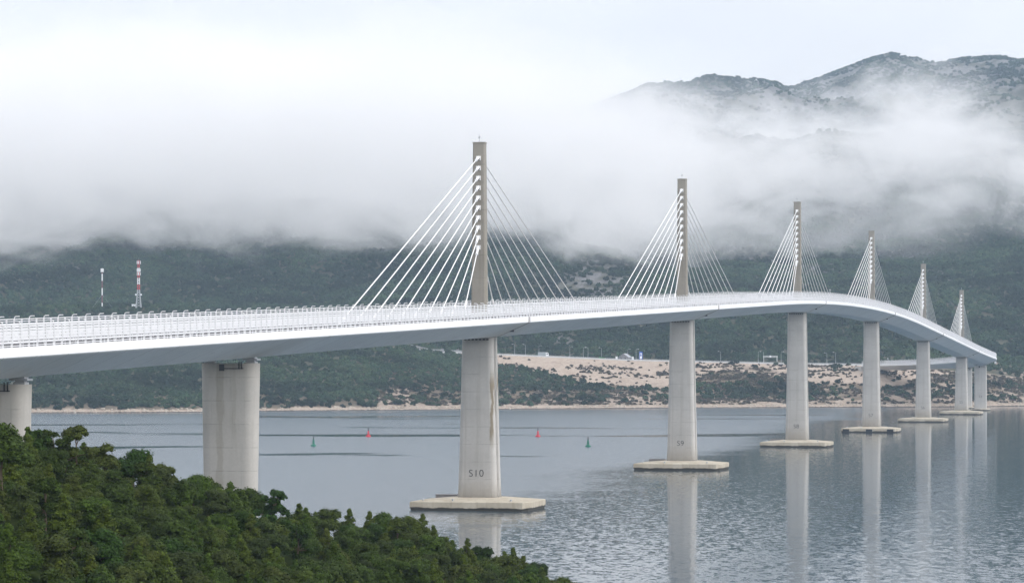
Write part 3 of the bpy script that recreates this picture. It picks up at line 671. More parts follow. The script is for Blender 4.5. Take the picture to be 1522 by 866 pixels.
# ------------------------------------------------------------------ buoys
def buoy(u, y, colr, label):
    Y = ZC * F / (y - HY); r = empty('channel_buoy', ((u - CX) * Y / F, Y, 0)); m = M['buoy_' + colr]
    b = MB(); b.lathe([(.5, -.8), (1.15, -.3), (1.2, .35), (.9, .6), (.35, .75)], 16); b.build('float', m, r, smooth=False)
    b = MB(); b.lathe([(.40, .7), (.34, 2.6), (.28, 2.7)], 12)
    for k in range(4):
        t = math.pi / 2 * k + .4; b.tube((.75 * math.cos(t), .75 * math.sin(t), .55), (.3 * math.cos(t), .3 * math.sin(t), 2.3), .05, n=5)
    b.build('tower', m, r)
    b = MB(); b.lathe([(.16, 2.7), (.16, 3.0), (.24, 3.02), (.24, 3.35), (.1, 3.45)], 10); b.build('lantern', M['dark'], r)
    b = MB()
    if colr == 'red': b.lathe([(.28, 3.55), (.28, 4.15)], 10)
    else: b.lathe([(.34, 3.55), (.02, 4.2)], 10)
    b.tube((0, 0, 3.4), (0, 0, 3.6), .05, n=5); b.build('topmark', M['dark'], r)
    tag(r, label, 'buoy', 'channel buoys')
buoy(466, 662.5, 'green', 'green channel buoy left of pier S10, on open water')
buoy(547.5, 648.5, 'red', 'red channel buoy left of pier S10')
buoy(799.5, 648.5, 'red', 'red channel buoy right of pier S10')
buoy(874, 663.5, 'green', 'green channel buoy between piers S10 and S9')

# ------------------------------------------------------------------ foliage meshes
def leaves_mesh(name, lobes, n, size, mat, seed, inner=True, up=.25, jag=.16, flat=.8):
    rg = np.random.default_rng(seed); C = np.array([l[:3] for l in lobes]); Rr = np.array([l[3] for l in lobes]); w = Rr ** 2; w = w / w.sum()
    k = rg.choice(len(lobes), n, p=w); d = rg.normal(size=(n, 3)); d /= np.linalg.norm(d, axis=1)[:, None]; d[:, 2] = np.where(d[:, 2] < -.35, -d[:, 2] * .6, d[:, 2])
    rad = Rr[k] * (1 - jag * rg.random(n) ** .6 + jag * 1.3 * (rg.random(n) ** 4))
    lump = .70 + .60 * fbm(d[:, 0] * 3.4 + k * 3.1, d[:, 1] * 2.6 + d[:, 2] * 2.9, seed % 17, 3)
    p = C[k] + d * (rad * lump)[:, None] * np.array([1, 1, flat])
    nr = d * .9 + rg.normal(size=(n, 3)) * .42; nr[:, 2] += up; nr /= np.linalg.norm(nr, axis=1)[:, None]
    a = np.cross(nr, rg.normal(size=(n, 3))); a /= np.linalg.norm(a, axis=1)[:, None]; b = np.cross(nr, a)
    s = size * (.55 + .9 * rg.random(n))
    if inner:
        m = n // 7; s[:m] *= 2.6; p[:m] = C[k[:m]] + d[:m] * (Rr[k[:m]] * .62)[:, None] * np.array([1, 1, flat])
    asp = .55 + .4 * rg.random(n)
    A = a * s[:, None]; B = b * (s * asp)[:, None]; Cn = nr * (s * .28)[:, None]
    q = np.stack([p - A, p - B * .9 - Cn, p + A, p + B * .9 - Cn], 1).reshape(-1, 3)
    me = bpy.data.meshes.new(name); me.vertices.add(4 * n); me.vertices.foreach_set('co', q.ravel())
    me.loops.add(4 * n); me.loops.foreach_set('vertex_index', np.arange(4 * n)); me.polygons.add(n)
    me.polygons.foreach_set('loop_start', np.arange(n) * 4); me.polygons.foreach_set('loop_total', np.full(n, 4)); me.materials.append(mat); me.update(); return me
def oak_lobes(rg, r=1.9, h=3.6, n=9):
    L = [(0, 0, h * .55, r * .72)]
    for k in range(n):
        t = 2 * math.pi * k / n + rg.uniform(-.4, .4); rr = r * rg.uniform(.35, .75); z = h * rg.uniform(.32, .85); L.append((rr * math.cos(t), rr * math.sin(t), z, r * rg.uniform(.34, .55)))
    L.append((rg.uniform(-.4, .4), rg.uniform(-.4, .4), h * .88, r * .42)); return L
def jun_lobes(rg, r=1.5, h=4.2):
    L = []
    for k in range(13):
        f = k / 12; rr = r * (1 - f) ** .8 * .62; t = k * 2.4 + rg.uniform(-.3, .3); L.append((rr * math.cos(t), rr * math.sin(t), h * (.14 + .8 * f), r * (.62 - .42 * f)))
    return L
def trunk_mesh(rg, h, lobes, r=.13):
    b = MB(); pts = [Vector((0, 0, -.6))]
    for k in range(1, 5): pts.append(Vector((rg.uniform(-.12, .12), rg.uniform(-.12, .12), h * .75 * k / 4)))
    for k, (p, q) in enumerate(zip(pts[:-1], pts[1:])): b.tube(p, q, r * (1 - k * .18), r * (1 - (k + 1) * .18), 7)
    for l in lobes[1::2][:6]:
        m = pts[2] if l[2] < h * .6 else pts[3]; b.tube(m, Vector(l[:3]), r * .5, r * .15, 5)
    return b.mesh('trunk', M['bark'])
rg = random.Random(5); VAR = []
for k in range(9):
    r = rg.uniform(1.7, 2.3); h = rg.uniform(3.2, 4.3); L = oak_lobes(rg, r, h, rg.choice((7, 9, 11))); VAR.append(('oak', leaves_mesh('crown', L, 9500, .105, M['leaf'], 100 + k, jag=.22, up=.6), trunk_mesh(rg, h, L)))
for k in range(5):
    r = rg.uniform(1.25, 1.6); h = rg.uniform(4.0, 5.0); L = jun_lobes(rg, r, h); VAR.append(('juniper', leaves_mesh('crown', L, 8500, .088, M['juniper'], 200 + k, up=.5, jag=.30, flat=1.0), trunk_mesh(rg, h, L)))
for k in range(3):     # open-crowned trees with separate leaf pads
    h = rg.uniform(4.4, 5.0); L = []
    for j in range(30):
        f = rg.uniform(.25, 1); t = rg.uniform(0, 6.28); rr = 1.9 * math.sqrt(rg.random()) * (1 - .55 * max(0, f - .55) / .45); L.append((rr * math.cos(t), rr * math.sin(t), h * f, rg.uniform(.30, .58)))
    VAR.append(('open', leaves_mesh('crown', L, 5200, .12, M['leaf'], 300 + k, jag=.4), trunk_mesh(rg, h * 1.15, L, .15)))

# ------------------------------------------------------------------ near headland
SU = [-900, 0, 60, 110, 165, 235, 310, 355, 395, 450, 530, 580, 625, 690, 790, 842, 950, 1200]
SY = [610, 640, 646, 652, 668, 696, 712, 726, 746, 756, 768, 764, 772, 808, 835, 868, 955, 1200]
def Ysil(u): return 300 + 130 * np.clip(u / 842, 0, 1.3)
def G(X, Y):
    X = np.asarray(X, float); Y = np.asarray(Y, float); u = np.clip(CX + F * X / np.maximum(Y, 1), -900, 1200)
    ysl = np.interp(u, SU, SY); Ys = Ysil(u); zs = ZC - (ysl - HY) * Ys / F; Yb = Ys - 105; zb = ZC - 375 * Yb / F
    z = np.where(Y >= Ys, zs - .28 * (Y - Ys) - .0012 * (Y - Ys) ** 2, np.where(Y >= Yb, zb + (zs - zb) * np.clip((Y - Yb) / 105, 0, 1), 31 + (zb - 31) * np.clip(Y / Yb, 0, 1)))
    z = z - 2.9 + (fbm(X / 9, Y / 9, 61, 3) - .5) * .9
    return np.clip(z - 8 * sst(-150, -260, X) * 0, -5, 40)
gx, gy = np.meshgrid(np.arange(-300, 161, 3.0), np.arange(0, 560, 3.0)); gz = G(gx, gy)
m_, nt_, ns_, ls_ = newmat('headland_soil'); n_ = noise(nt_, objco(nt_), .4, 5)
finish(nt_, ramp(nt_, n_, [(.3, (.012, .020, .007)), (.7, (.030, .040, .012))]), 1.0, n_, .5, .3, 0)
hd = link('headland', grid_mesh('headland', gx, gy, gz, m_)); tag(hd, 'dark wooded headland sloping down to the water in front of the bridge', 'headland', kind='structure')

protos = []
for kind, cm, tmz in VAR:
    r = empty('holm_oak_tree' if kind == 'oak' else 'juniper_tree' if kind == 'juniper' else 'open_crowned_tree'); link('trunk', tmz, r); link('crown', cm, r); protos.append((kind, r))
for _, r in protos: kids(r)
used = set(); pts = []; ntree = 0
def plant(k, x, y, z, sc, label, group, cat='tree'):
    kind, pr = protos[k]
    o = pr if k not in used else copy_tree(pr); used.add(k)
    o.location = (x, y, z); o.rotation_euler = (0, 0, random.uniform(0, 6.28)); o.scale = (sc * random.uniform(.92, 1.1), sc * random.uniform(.92, 1.1), sc * random.uniform(.9, 1.08)); tag(o, label, cat, group)
def place_img(k, u, ytop, Y, hgt, sc, label):
    x = (u - CX) * Y / F; zt = ZC - (ytop - HY) * Y / F; plant(k, x, Y, zt - hgt * sc, sc, label, None)
SPECIAL = [(14, 58, 632, 298, 5.3, 1.0, 'open-crowned tree with sky showing through, leftmost of the three by the wide pier'), (15, 80, 627, 300, 5.3, 1.05, 'tallest open-crowned tree on the skyline between the two wide piers'), (16, 112, 631, 302, 5.3, .95, 'open-crowned tree on the skyline right of the tallest one'),
           (0, 2, 628, 262, 4.2, 1.15, 'dense dark tree cut by the frame edge in front of the wide pier')]
for a in SPECIAL: place_img(*a)
rg = random.Random(21); tries = 0
LIM = 292
cand = []
while tries < 60000 and len(cand) < LIM:
    tries += 1; u = rg.uniform(-45, 862); Ys = float(Ysil(u)); Y = Ys + 6 - rg.random() ** 1.0 * 108; x = (u - CX) * Y / F
    mind = 2.25 + .7 * rg.random()
    if any((x - a) ** 2 + ((Y - b) * .62) ** 2 < mind ** 2 for a, b in cand): continue
    z = float(G(x, Y))
    if z < -.2: continue
    cand.append((x, Y))
GL = {'oak': 'rounded leafy holm oak in the thicket on the near headland', 'juniper': 'pointed olive green juniper in the thicket on the near headland', 'open': 'thin open-crowned tree standing in the thicket on the near headland'}
GG = {'oak': 'holm oaks in the headland thicket', 'juniper': 'junipers in the headland thicket', 'open': 'open-crowned trees in the headland thicket'}
for i, (x, Y) in enumerate(cand):
    r = rg.random(); k = rg.randrange(0, 9) if r < .62 else (rg.randrange(9, 14) if r < .96 else rg.randrange(14, 17)); kind = protos[k][0]
    plant(k, x, Y, float(G(x, Y)) - .4, rg.uniform(.78, 1.12), GL[kind], GG[kind])
print('TREES', len(cand), 'tries', tries)

# ------------------------------------------------------------------ far woods (uncountable): one object each, scattered with geometry nodes
def clump(seed, mat, n=85, r=2.6, h=3.4, size=.62):
    rg = random.Random(seed); L = [(0, 0, h * .45, r * .75)] + [(r * .5 * math.cos(t), r * .5 * math.sin(t), h * rg.uniform(.3, .7), r * rg.uniform(.4, .6)) for t in (0.3, 1.7, 3.1, 4.4, 5.6)]
    me = leaves_mesh('clump', L, n, size, mat, seed, True, .3, .2); return bpy.data.objects.new('foliage_clump', me)
CL = [clump(500 + k, M['far_leaf'], 95 + 10 * k, 2.3 + .25 * k, 3.0 + .4 * k) for k in range(4)]
CD = [clump(600 + k, M['dry_leaf'], 70, 1.5 + .3 * k, 1.4 + .4 * k, .5) for k in range(2)]
def scatter(name, X, Y, Z, S, protos_, label, cat):
    me = bpy.data.meshes.new(name); n = len(X); me.vertices.add(n); me.vertices.foreach_set('co', np.stack([X, Y, Z], -1).ravel().astype(np.float32))
    for an, val in (('size', S), ('turn', RNG.random(n) * 6.28)):
        a = me.attributes.new(an, 'FLOAT', 'POINT'); a.data.foreach_set('value', np.asarray(val, np.float32))
    a = me.attributes.new('pick', 'INT', 'POINT'); a.data.foreach_set('value', RNG.integers(0, len(protos_), n).astype(np.int32))
    o = link(name, me); ng = bpy.data.node_groups.new(name, 'GeometryNodeTree')
    ng.interface.new_socket('Geometry', in_out='INPUT', socket_type='NodeSocketGeometry'); ng.interface.new_socket('Geometry', in_out='OUTPUT', socket_type='NodeSocketGeometry')
    gi = ng.nodes.new('NodeGroupInput'); go = ng.nodes.new('NodeGroupOutput'); jn = ng.nodes.new('GeometryNodeJoinGeometry')
    def attr(nm, ty):
        a = ng.nodes.new('GeometryNodeInputNamedAttribute'); a.data_type = ty; a.inputs[0].default_value = nm; return a.outputs[0]
    sz, tu, pk = attr('size', 'FLOAT'), attr('turn', 'FLOAT'), attr('pick', 'INT')
    cx = ng.nodes.new('ShaderNodeCombineXYZ'); ng.links.new(tu, cx.inputs[2])
    for k, po_ in enumerate(protos_):
        oi = ng.nodes.new('GeometryNodeObjectInfo'); oi.inputs['Object'].default_value = po_; oi.inputs['As Instance'].default_value = True
        cp = ng.nodes.new('FunctionNodeCompare'); cp.data_type = 'INT'; cp.operation = 'EQUAL'
        ii = [s for s in cp.inputs if s.type == 'INT']; ng.links.new(pk, ii[0]); ii[1].default_value = k
        ip = ng.nodes.new('GeometryNodeInstanceOnPoints'); ng.links.new(gi.outputs[0], ip.inputs['Points']); ng.links.new(cp.outputs[0], ip.inputs['Selection'])
        ng.links.new(oi.outputs['Geometry'], ip.inputs['Instance']); ng.links.new(cx.outputs[0], ip.inputs['Rotation']); ng.links.new(sz, ip.inputs['Scale'])
        ng.links.new(ip.outputs[0], jn.inputs[0])
    ng.links.new(jn.outputs[0], go.inputs[0]); md = o.modifiers.new('scatter', 'NODES'); md.node_group = ng
    tag(o, label, cat, kind='stuff'); return o
def sample(n, y0, y1, u0=-120, u1=1640):
    Y = np.sqrt(RNG.random(n) * (y1 ** 2 - y0 ** 2) + y0 ** 2); u = u0 + RNG.random(n) * (u1 - u0); X = (u - CX) * Y / F; return X, Y, u, H(X, Y)
# woods
X, Y, u, Z = sample(110000, 2180, 3900); yi = yimg(Z, Y)
m1 = fbm(X / 30, Y / 30, 31, 4); m2 = fbm(X / 9, Y / 9, 41, 3); m3 = fbm(X / 120, Y / 160, 51, 4); m4 = fbm(X / 60, Y / 60, 71, 3)
p = np.full(len(X), .92)
p = np.where(Z < 1.9, 0, p); p = np.where(Z < 3.5, p * .5, p)
infill = fill_mask(u, yi, Y, m1); p *= 1 - sst(.05, .4, infill); p = np.where((u > 1078) & (u < 1215) & (Y < 2655) & (np.abs(yi - np.interp(u, [1078, 1120, 1160, 1215], [549, 553, 559, 567])) < 3.2), 0, p)
p = np.where((Y > 2655) & (Y < 2700) & (u > 560) & (u < 1420), 0, p)
front = (Y < 2657)
p = np.where(front & (u > 560) & (u < 1040) & (yi > 581), p * .16, p)
p = np.where(front & (u > 900) & (u < 955) & (yi > 572), p * .3, p)
p = np.where(front & (u > 1035) & (u < 1200), np.where((yi > 571) & (yi < 593), .72, .03) * (Z > 4), p)
p = np.where(front & (u >= 1200) & (u < 1430), np.where((yi > 574) & (yi < 590), .5, .07) * sst(.40, .55, m1) * (Z > 4), p)
p = np.where((Y < 2720) & (u >= 1430), np.where(yi > 552, .75 * sst(.46, .56, m1), .95) * (Z > 4), p)
pc = np.exp(-((u - 885) / 55) ** 2 - ((yi - 418) / 34) ** 2) * 1.0 + np.exp(-((u - (830 + (yi - 500) * .9)) / 13) ** 2 - ((yi - 508) / 24) ** 2) * .9 + np.exp(-((u - 1190) / 70) ** 2 - ((yi - 400) / 24) ** 2) * .75 + np.exp(-((u - 1400) / 40) ** 2 - ((yi - 430) / 35) ** 2) * .5
p = np.where(Y > 2700, p * np.clip(1 - pc, .05, 1) * (1 - .45 * sst(.60, .75, m3)), p)
keep = RNG.random(len(X)) < p * np.clip(.55 + .9 * m4, 0, 1)
ad = np.hypot(X - ex, Y - ey) < 20; keep &= ~ad
S = (.55 + .75 * RNG.random(len(X)) ** 1.6) * np.where(Y > 2720, 1.15, .95)
scatter('woodland', X[keep], Y[keep], Z[keep] - .3, S[keep], CL, 'dense dark green woodland covering the hills beyond the water', 'woodland'); print('WOOD', keep.sum())
# dry tufts on the fill and the shore
X, Y, u, Z = sample(42000, 2300, 2660, 560, 1560); yi = yimg(Z, Y)
m1 = fbm(X / 30, Y / 30, 31, 4); m5 = fbm(X / 16, Y / 6, 81, 3); inf = fill_mask(u, yi, Y, m1)
band = np.exp(-((yi - 556) / 5) ** 2) + .8 * np.exp(-((yi - 546) / 4) ** 2) + .12
p = np.where(inf > .4, .55 * band * sst(.45, .62, m5), np.where(Z > 2.5, np.where(u > 1035, .8, .4) * sst(.30, .55, m5), 0)); p = np.where(Y > 2652, 0, p)
keep = RNG.random(len(X)) < p; S = .35 + .55 * RNG.random(len(X))
scatter('dry_scrub', X[keep], Y[keep], Z[keep] - .1, S[keep], CD, 'brown dry scrub tufts dotted over the bare slope and shore', 'scrub'); print('SCRUB', keep.sum())
# mountain woods
X, Y, u, Z = sample(70000, 3900, 6700, 880, 1640)
m3 = fbm(X / 90, Y / 120, 91, 4); p = np.where(Y > 6400, .8, .10 + .5 * sst(.46, .60, m3))
keep = RNG.random(len(X)) < p
S = .8 + .7 * RNG.random(len(X))
scatter('mountain_woodland', X[keep], Y[keep], Z[keep] - .5, S[keep], CL, 'dark woodland on the high mountain ridge above the cloud', 'woodland')
# a few shrubs on the shore that stand alone
sh = [(670, 590, 1.5, 'dark round shrub on the pale shore just left of pier S10'), (795, 596, 2.1, 'large dark shrub alone on the shore right of pier S10'), (763, 585, 1.6, 'dark shrub at the wood edge right of pier S10'), (902, 591, 2.0, 'dark green shrub on the bare shore left of pier S9'), (1117, 562, 2.4, 'wide dark bush alone on the brown slope between piers S9 and S8'), (1318, 595, 1.8, 'dark bush on the bluff just right of pier S7'), (1408, 582, 1.9, 'dark bush between piers S6 and S5')]
for i, (u, y, sc, lab) in enumerate(sh):
    Yv = np.arange(2300, 2660, 1.0); Xv = (u - CX) * Yv / F; zv = H(Xv, Yv); k = int(np.argmax((yimg(zv, Yv) <= y) & (zv > 1)))
    r = empty('shrub', (Xv[k], Yv[k], zv[k] - .2), i * 1.3); r.scale = (sc * (1.5 if i == 4 else 1), sc, sc * .9)
    L = [(0, 0, .8, 1.1), (.7, .2, .7, .8), (-.7, -.1, .75, .85), (.1, -.6, 1.2, .7), (0, .4, 1.35, .7)]
    link('crown', leaves_mesh('crown', L, 420, .26, M['far_leaf'], 700 + i), r); b = MB(); b.tube((0, 0, -.3), (0, 0, .8), .14, .07, 6); b.build('trunk', M['bark'], r)
    tag(r, lab, 'shrub', 'lone shrubs on the far shore')
# shore rocks: uncountable
b = MB(); rg = random.Random(3)
for k in range(900):
    u = rg.uniform(-20, 1540); Yv = np.arange(2170, 2600, 3.0); Xv = (u - CX) * Yv / F; zv = H(Xv, Yv); z_t = rg.uniform(.2, 2.2); i = int(np.argmax(zv > z_t)); s = rg.uniform(.3, 1.0)
    c = Vector((Xv[i], Yv[i], zv[i])); ring = lambda rr, z: [(c.x + rr * math.cos(t + k) * rg.uniform(.7, 1.2), c.y + rr * math.sin(t + k) * rg.uniform(.7, 1.2), c.z + z) for t in (0, 1.25, 2.5, 3.8, 5.0)]
    b.loft([ring(s * 1.1, -.3), ring(s * 1.2, .25 * s), ring(s * .6, .8 * s)])
tag(b.build('shore_rocks', plain('limestone', (.42, .37, .31), .9, .25, .4)), 'pale limestone boulders and rubble along the far waterline', 'rocks', kind='stuff')

# ------------------------------------------------------------------ water
m, nt, ns, ls = newmat('sea_water'); geo = N(nt, 'ShaderNodeNewGeometry'); pos = geo.outputs['Position']
sp = N(nt, 'ShaderNodeSeparateXYZ'); ls.new(pos, sp.inputs[0])
wob = noise(nt, vscale(nt, pos, (.004, .0022, 0)), 1.0, 6, .62)
# a light breeze roughens the left of the channel; near the camera and to the right the water lies calm and mirrors the hills
edge = math_(nt, 'ADD', sp.outputs[1], math_(nt, 'MULTIPLY', sp.outputs[0], -5.8))
edge = math_(nt, 'ADD', edge, math_(nt, 'MULTIPLY', math_(nt, 'SUBTRACT', wob, .5), 620))
ruff = maprange(nt, edge, 1000, 480)
bw = N(nt, 'ShaderNodeCombineXYZ'); ls.new(math_(nt, 'MULTIPLY', sp.outputs[0], .0035), bw.inputs[0])
ls.new(math_(nt, 'MULTIPLY_ADD', sp.outputs[1], .010, math_(nt, 'MULTIPLY', noise(nt, vscale(nt, pos, (.006, .002, 0)), 1.0, 4), 1.3)), bw.inputs[1])
band = noise(nt, bw.outputs[0], 1.0, 4, .55, .4)
bands = math_(nt, 'MULTIPLY', maprange(nt, band, .57, .64), maprange(nt, sp.outputs[1], 950, 1150))
far_r = maprange(nt, sp.outputs[1], 1850, 2300)
amp = math_(nt, 'MAXIMUM', math_(nt, 'MAXIMUM', ruff, math_(nt, 'MULTIPLY', bands, .7)), math_(nt, 'MULTIPLY', far_r, .25))
slick = noise(nt, vscale(nt, pos, (.003, .03, 0)), 1.0, 3)
amp = math_(nt, 'MULTIPLY', amp, maprange(nt, slick, .3, .5, .55, 1))
# wave slopes straight from vector noise (a bump map would average out at this distance)
def nvec(scale, k, det):
    n = nt.nodes.new('ShaderNodeTexNoise'); n.inputs['Scale'].default_value = 1; n.inputs['Detail'].default_value = det; n.inputs['Roughness'].default_value = .6
    ls.new(vscale(nt, pos, scale), n.inputs['Vector']); v = nt.nodes.new('ShaderNodeVectorMath'); v.operation = 'SUBTRACT'; ls.new(n.outputs['Color'], v.inputs[0]); v.inputs[1].default_value = (.5, .5, .5)
    w = nt.nodes.new('ShaderNodeVectorMath'); w.operation = 'SCALE'; ls.new(v.outputs[0], w.inputs[0]); w.inputs['Scale'].default_value = k; return w.outputs[0]
va = nt.nodes.new('ShaderNodeVectorMath'); va.operation = 'ADD'; ls.new(nvec((.85, .36, 0), .70, 3), va.inputs[0]); ls.new(nvec((2.9, 1.6, 0), .55, 2), va.inputs[1])
vb = nt.nodes.new('ShaderNodeVectorMath'); vb.operation = 'SCALE'; ls.new(va.outputs[0], vb.inputs[0]); ls.new(maprange(nt, amp, 0, .7, .22, .125), vb.inputs['Scale'])
vc = nt.nodes.new('ShaderNodeVectorMath'); vc.operation = 'MULTIPLY'; ls.new(vb.outputs[0], vc.inputs[0]); vc.inputs[1].default_value = (.8, 1, 0)
vd = nt.nodes.new('ShaderNodeVectorMath'); vd.operation = 'ADD'; ls.new(vc.outputs[0], vd.inputs[0]); vd.inputs[1].default_value = (0, 0, 1)
bp = nt.nodes.new('ShaderNodeVectorMath'); bp.operation = 'NORMALIZE'; ls.new(vd.outputs[0], bp.inputs[0])
pb = ns.new('ShaderNodeBsdfPrincipled'); pb.inputs['Base Color'].default_value = (.045, .078, .105, 1); pb.inputs['IOR'].default_value = 1.333
ls.new(maprange(nt, amp, 0, .7, .22, .05), pb.inputs['Roughness']); ls.new(bp.outputs[0], pb.inputs['Normal']); o = ns.new('ShaderNodeOutputMaterial'); ls.new(pb.outputs[0], o.inputs['Surface'])
b = MB(); b.add([(-4000, -900, 0), (4000, -900, 0), (4000, 4200, 0), (-4000, 4200, 0)], [(0, 1, 2, 3)]); w = b.build('water', m); tag(w, 'calm grey-blue sea channel under the bridge with ruffled patches', 'water', kind='structure')

# ------------------------------------------------------------------ low cloud on the hills, haze
# cloud top as a slope (rise over distance) at each x: the bank leans up the mountain side behind it
TOPE = [(-1800, .112), (-500, .112), (-150, .108), (60, .099), (175, .086), (260, .077), (350, .076), (415, .075), (460, .086), (520, .0885), (570, .080), (630, .072), (690, .062), (760, .052), (900, .048), (1800, .048)]
def cloud_mat():
    m, nt, ns, ls = newmat('cloud_vapour'); geo = N(nt, 'ShaderNodeNewGeometry'); pos = geo.outputs['Position']
    sp = N(nt, 'ShaderNodeSeparateXYZ'); ls.new(pos, sp.inputs[0])
    big = noise(nt, vscale(nt, pos, (.0050, .0034, .0075)), 1.0, 8, .66, .8)
    xr = maprange(nt, sp.outputs[0], -1800, 1800, 0, 1, False)
    te = ramp(nt, xr, [((x + 1800) / 3600, e * 5) for x, e in TOPE])
    tz = math_(nt, 'MULTIPLY_ADD', math_(nt, 'MULTIPLY', te, .2), sp.outputs[1], 33)
    nz = math_(nt, 'SUBTRACT', big, .5)
    zz = math_(nt, 'ADD', sp.outputs[2], math_(nt, 'MULTIPLY', nz, -300))
    lo = maprange(nt, zz, 150, 186)
    hi = maprange(nt, math_(nt, 'SUBTRACT', math_(nt, 'ADD', sp.outputs[2], math_(nt, 'MULTIPLY', nz, -480)), tz), 10, -80)
    yy = math_(nt, 'ADD', sp.outputs[1], math_(nt, 'MULTIPLY', nz, -500))
    yy = math_(nt, 'SUBTRACT', yy, maprange(nt, sp.outputs[0], 60, 320, 0, 420))
    fr = maprange(nt, yy, 2900, 3250); bk = maprange(nt, sp.outputs[1], 5700, 5000)
    d = math_(nt, 'MULTIPLY', math_(nt, 'MULTIPLY', lo, hi), math_(nt, 'MULTIPLY', fr, bk))
    thin = maprange(nt, sp.outputs[0], 250, 700, 1, .9)
    n2 = noise(nt, vscale(nt, pos, (.0085, .005, .011)), 1.0, 6, .66, 1.0)
    d = math_(nt, 'MULTIPLY', d, maprange(nt, n2, .40, .56, .2, 1.8))
    d = math_(nt, 'MULTIPLY', math_(nt, 'MULTIPLY', d, thin), .0046)
    d = math_(nt, 'MULTIPLY', d, maprange(nt, math_(nt, 'SUBTRACT', sp.outputs[2], maprange(nt, sp.outputs[0], 260, 460, 0, 130)), 220, 500, 1, .10))      # the bank thins out upwards into the overcast
    pv = ns.new('ShaderNodeVolumePrincipled'); pv.inputs['Color'].default_value = (.999, .999, 1, 1); pv.inputs['Anisotropy'].default_value = .1; ls.new(d, pv.inputs['Density'])
    o = ns.new('ShaderNodeOutputMaterial'); ls.new(pv.outputs[0], o.inputs['Volume']); m.cycles.volume_step_rate = .24; return m
b = MB(); rings = []
for x in np.arange(-1500, 1501, 60.0):
    e = float(np.interp(x, [p[0] for p in TOPE], [p[1] for p in TOPE])); w_ = 18 * math.sin(x * .013) + 14 * math.sin(x * .031)
    y0 = 2820 + 400 * float(sst(60, 320, np.array(x))); zt = lambda y: 33 + e * y + 45 + w_
    rings.append([(x, y0 + 40, 112), (x, y0, 150 + 8 * math.sin(x * .02)), (x, y0 + 50, zt(y0) * .8), (x, y0 + 230, zt(y0 + 230)), (x, 5500, zt(5500)), (x, 5720, zt(5500) * .8), (x, 5720, 140), (x, 4600, 112)])
b.loft(rings); cl = b.build('low_cloud', cloud_mat()); tag(cl, 'low white cloud bank lying across the hills and mountain side', 'cloud', kind='stuff')

m, nt, ns, ls = newmat('haze_air'); pv = ns.new('ShaderNodeVolumePrincipled'); pv.inputs['Color'].default_value = (.62, .80, 1.0, 1); pv.inputs['Density'].default_value = 6e-5; pv.inputs['Anisotropy'].default_value = .0
o = ns.new('ShaderNodeOutputMaterial'); ls.new(pv.outputs[0], o.inputs['Volume'])
b = MB(); b.box((0, 3830, 420), (8200, 7740, 880)); b.v = [(x, y, -7 if z < 0 else z) for x, y, z in b.v]
hz = b.build('haze', m); tag(hz, 'thin pale haze in the damp air over the channel', 'haze', kind='stuff')

# ------------------------------------------------------------------ light
SUN_EL, SUN_AZ = R(33), R(116)      # azimuth clockwise from +Y: light from the right, slightly behind the camera
wd = bpy.data.worlds.new('World'); SC.world = wd; wd.use_nodes = True; nt = wd.node_tree; nt.nodes.clear(); ls = nt.links
sky = nt.nodes.new('ShaderNodeTexSky'); sky.sky_type = 'NISHITA'; sky.sun_disc = False; sky.sun_elevation = SUN_EL; sky.sun_rotation = SUN_AZ
tc = nt.nodes.new('ShaderNodeTexCoord'); gen = tc.outputs['Generated']
sx = nt.nodes.new('ShaderNodeSeparateXYZ'); ls.new(gen, sx.inputs[0])
lift = maprange(nt, sx.outputs[2], .10, .9, 1.0, 1.08, False)        # overcast sky: brighter overhead than at the horizon
cn = noise(nt, vscale(nt, gen, (9, 9, 26)), 1.0, 5, .5, .3)
shade = maprange(nt, cn, .3, .7, .95, 1.03)
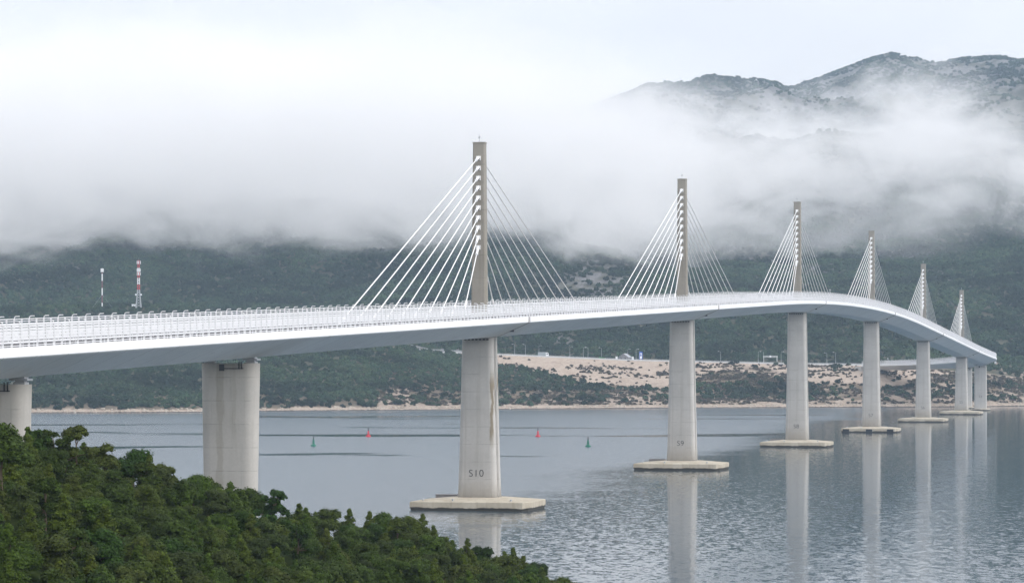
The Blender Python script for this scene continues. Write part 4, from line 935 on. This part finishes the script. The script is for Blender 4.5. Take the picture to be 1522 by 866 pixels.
sd = nt.nodes.new('ShaderNodeVectorMath'); sd.operation = 'DOT_PRODUCT'; ls.new(gen, sd.inputs[0])
sd.inputs[1].default_value = (math.sin(SUN_AZ) * math.cos(SUN_EL), math.cos(SUN_AZ) * math.cos(SUN_EL), math.sin(SUN_EL))
glow = math_(nt, 'POWER', maprange(nt, sd.outputs['Value'], -.25, 1, 0, 1, False), 1.6)      # thinner overcast around the hidden sun
lift = math_(nt, 'MULTIPLY', lift, math_(nt, 'MULTIPLY_ADD', glow, 1.25, 1.0))
cloudv = math_(nt, 'MULTIPLY', math_(nt, "MULTIPLY", lift, shade), 9.7)
cc = nt.nodes.new('ShaderNodeVectorMath'); cc.operation = 'SCALE'; cc.inputs[0].default_value = (1.0, .99, 1.022); ls.new(cloudv, cc.inputs['Scale'])
mx = mix(nt, .93, sky.outputs[0], cc.outputs[0])
bg = nt.nodes.new('ShaderNodeBackground'); bg.inputs['Strength'].default_value = .1; ls.new(mx, bg.inputs['Color'])
ow = nt.nodes.new('ShaderNodeOutputWorld'); ls.new(bg.outputs[0], ow.inputs['Surface'])
sun = bpy.data.lights.new('sun', 'SUN'); sun.energy = 1.0; sun.angle = R(30); sun.color = (1, .96, .90)
so = bpy.data.objects.new('sun', sun); COL.objects.link(so)
dv_ = Vector((math.sin(SUN_AZ) * math.cos(SUN_EL), math.cos(SUN_AZ) * math.cos(SUN_EL), math.sin(SUN_EL))); so.rotation_euler = dv_.to_track_quat('Z', 'Y').to_euler(); so.location = (200, -200, 400)

SC.view_settings.view_transform = 'Standard'; SC.view_settings.look = 'None'; SC.view_settings.exposure = 0.12; SC.view_settings.gamma = 1
cy = SC.cycles; cy.use_denoising = True; cy.max_bounces = 20; cy.diffuse_bounces = 2; cy.glossy_bounces = 3; cy.transmission_bounces = 2; cy.transparent_max_bounces = 16; cy.volume_bounces = 14
cy.volume_step_rate = 1.0; cy.volume_max_steps = 256; cy.use_adaptive_sampling = True; cy.adaptive_threshold = .018
try: cy.denoiser = 'OPENIMAGEDENOISE'
except Exception: pass
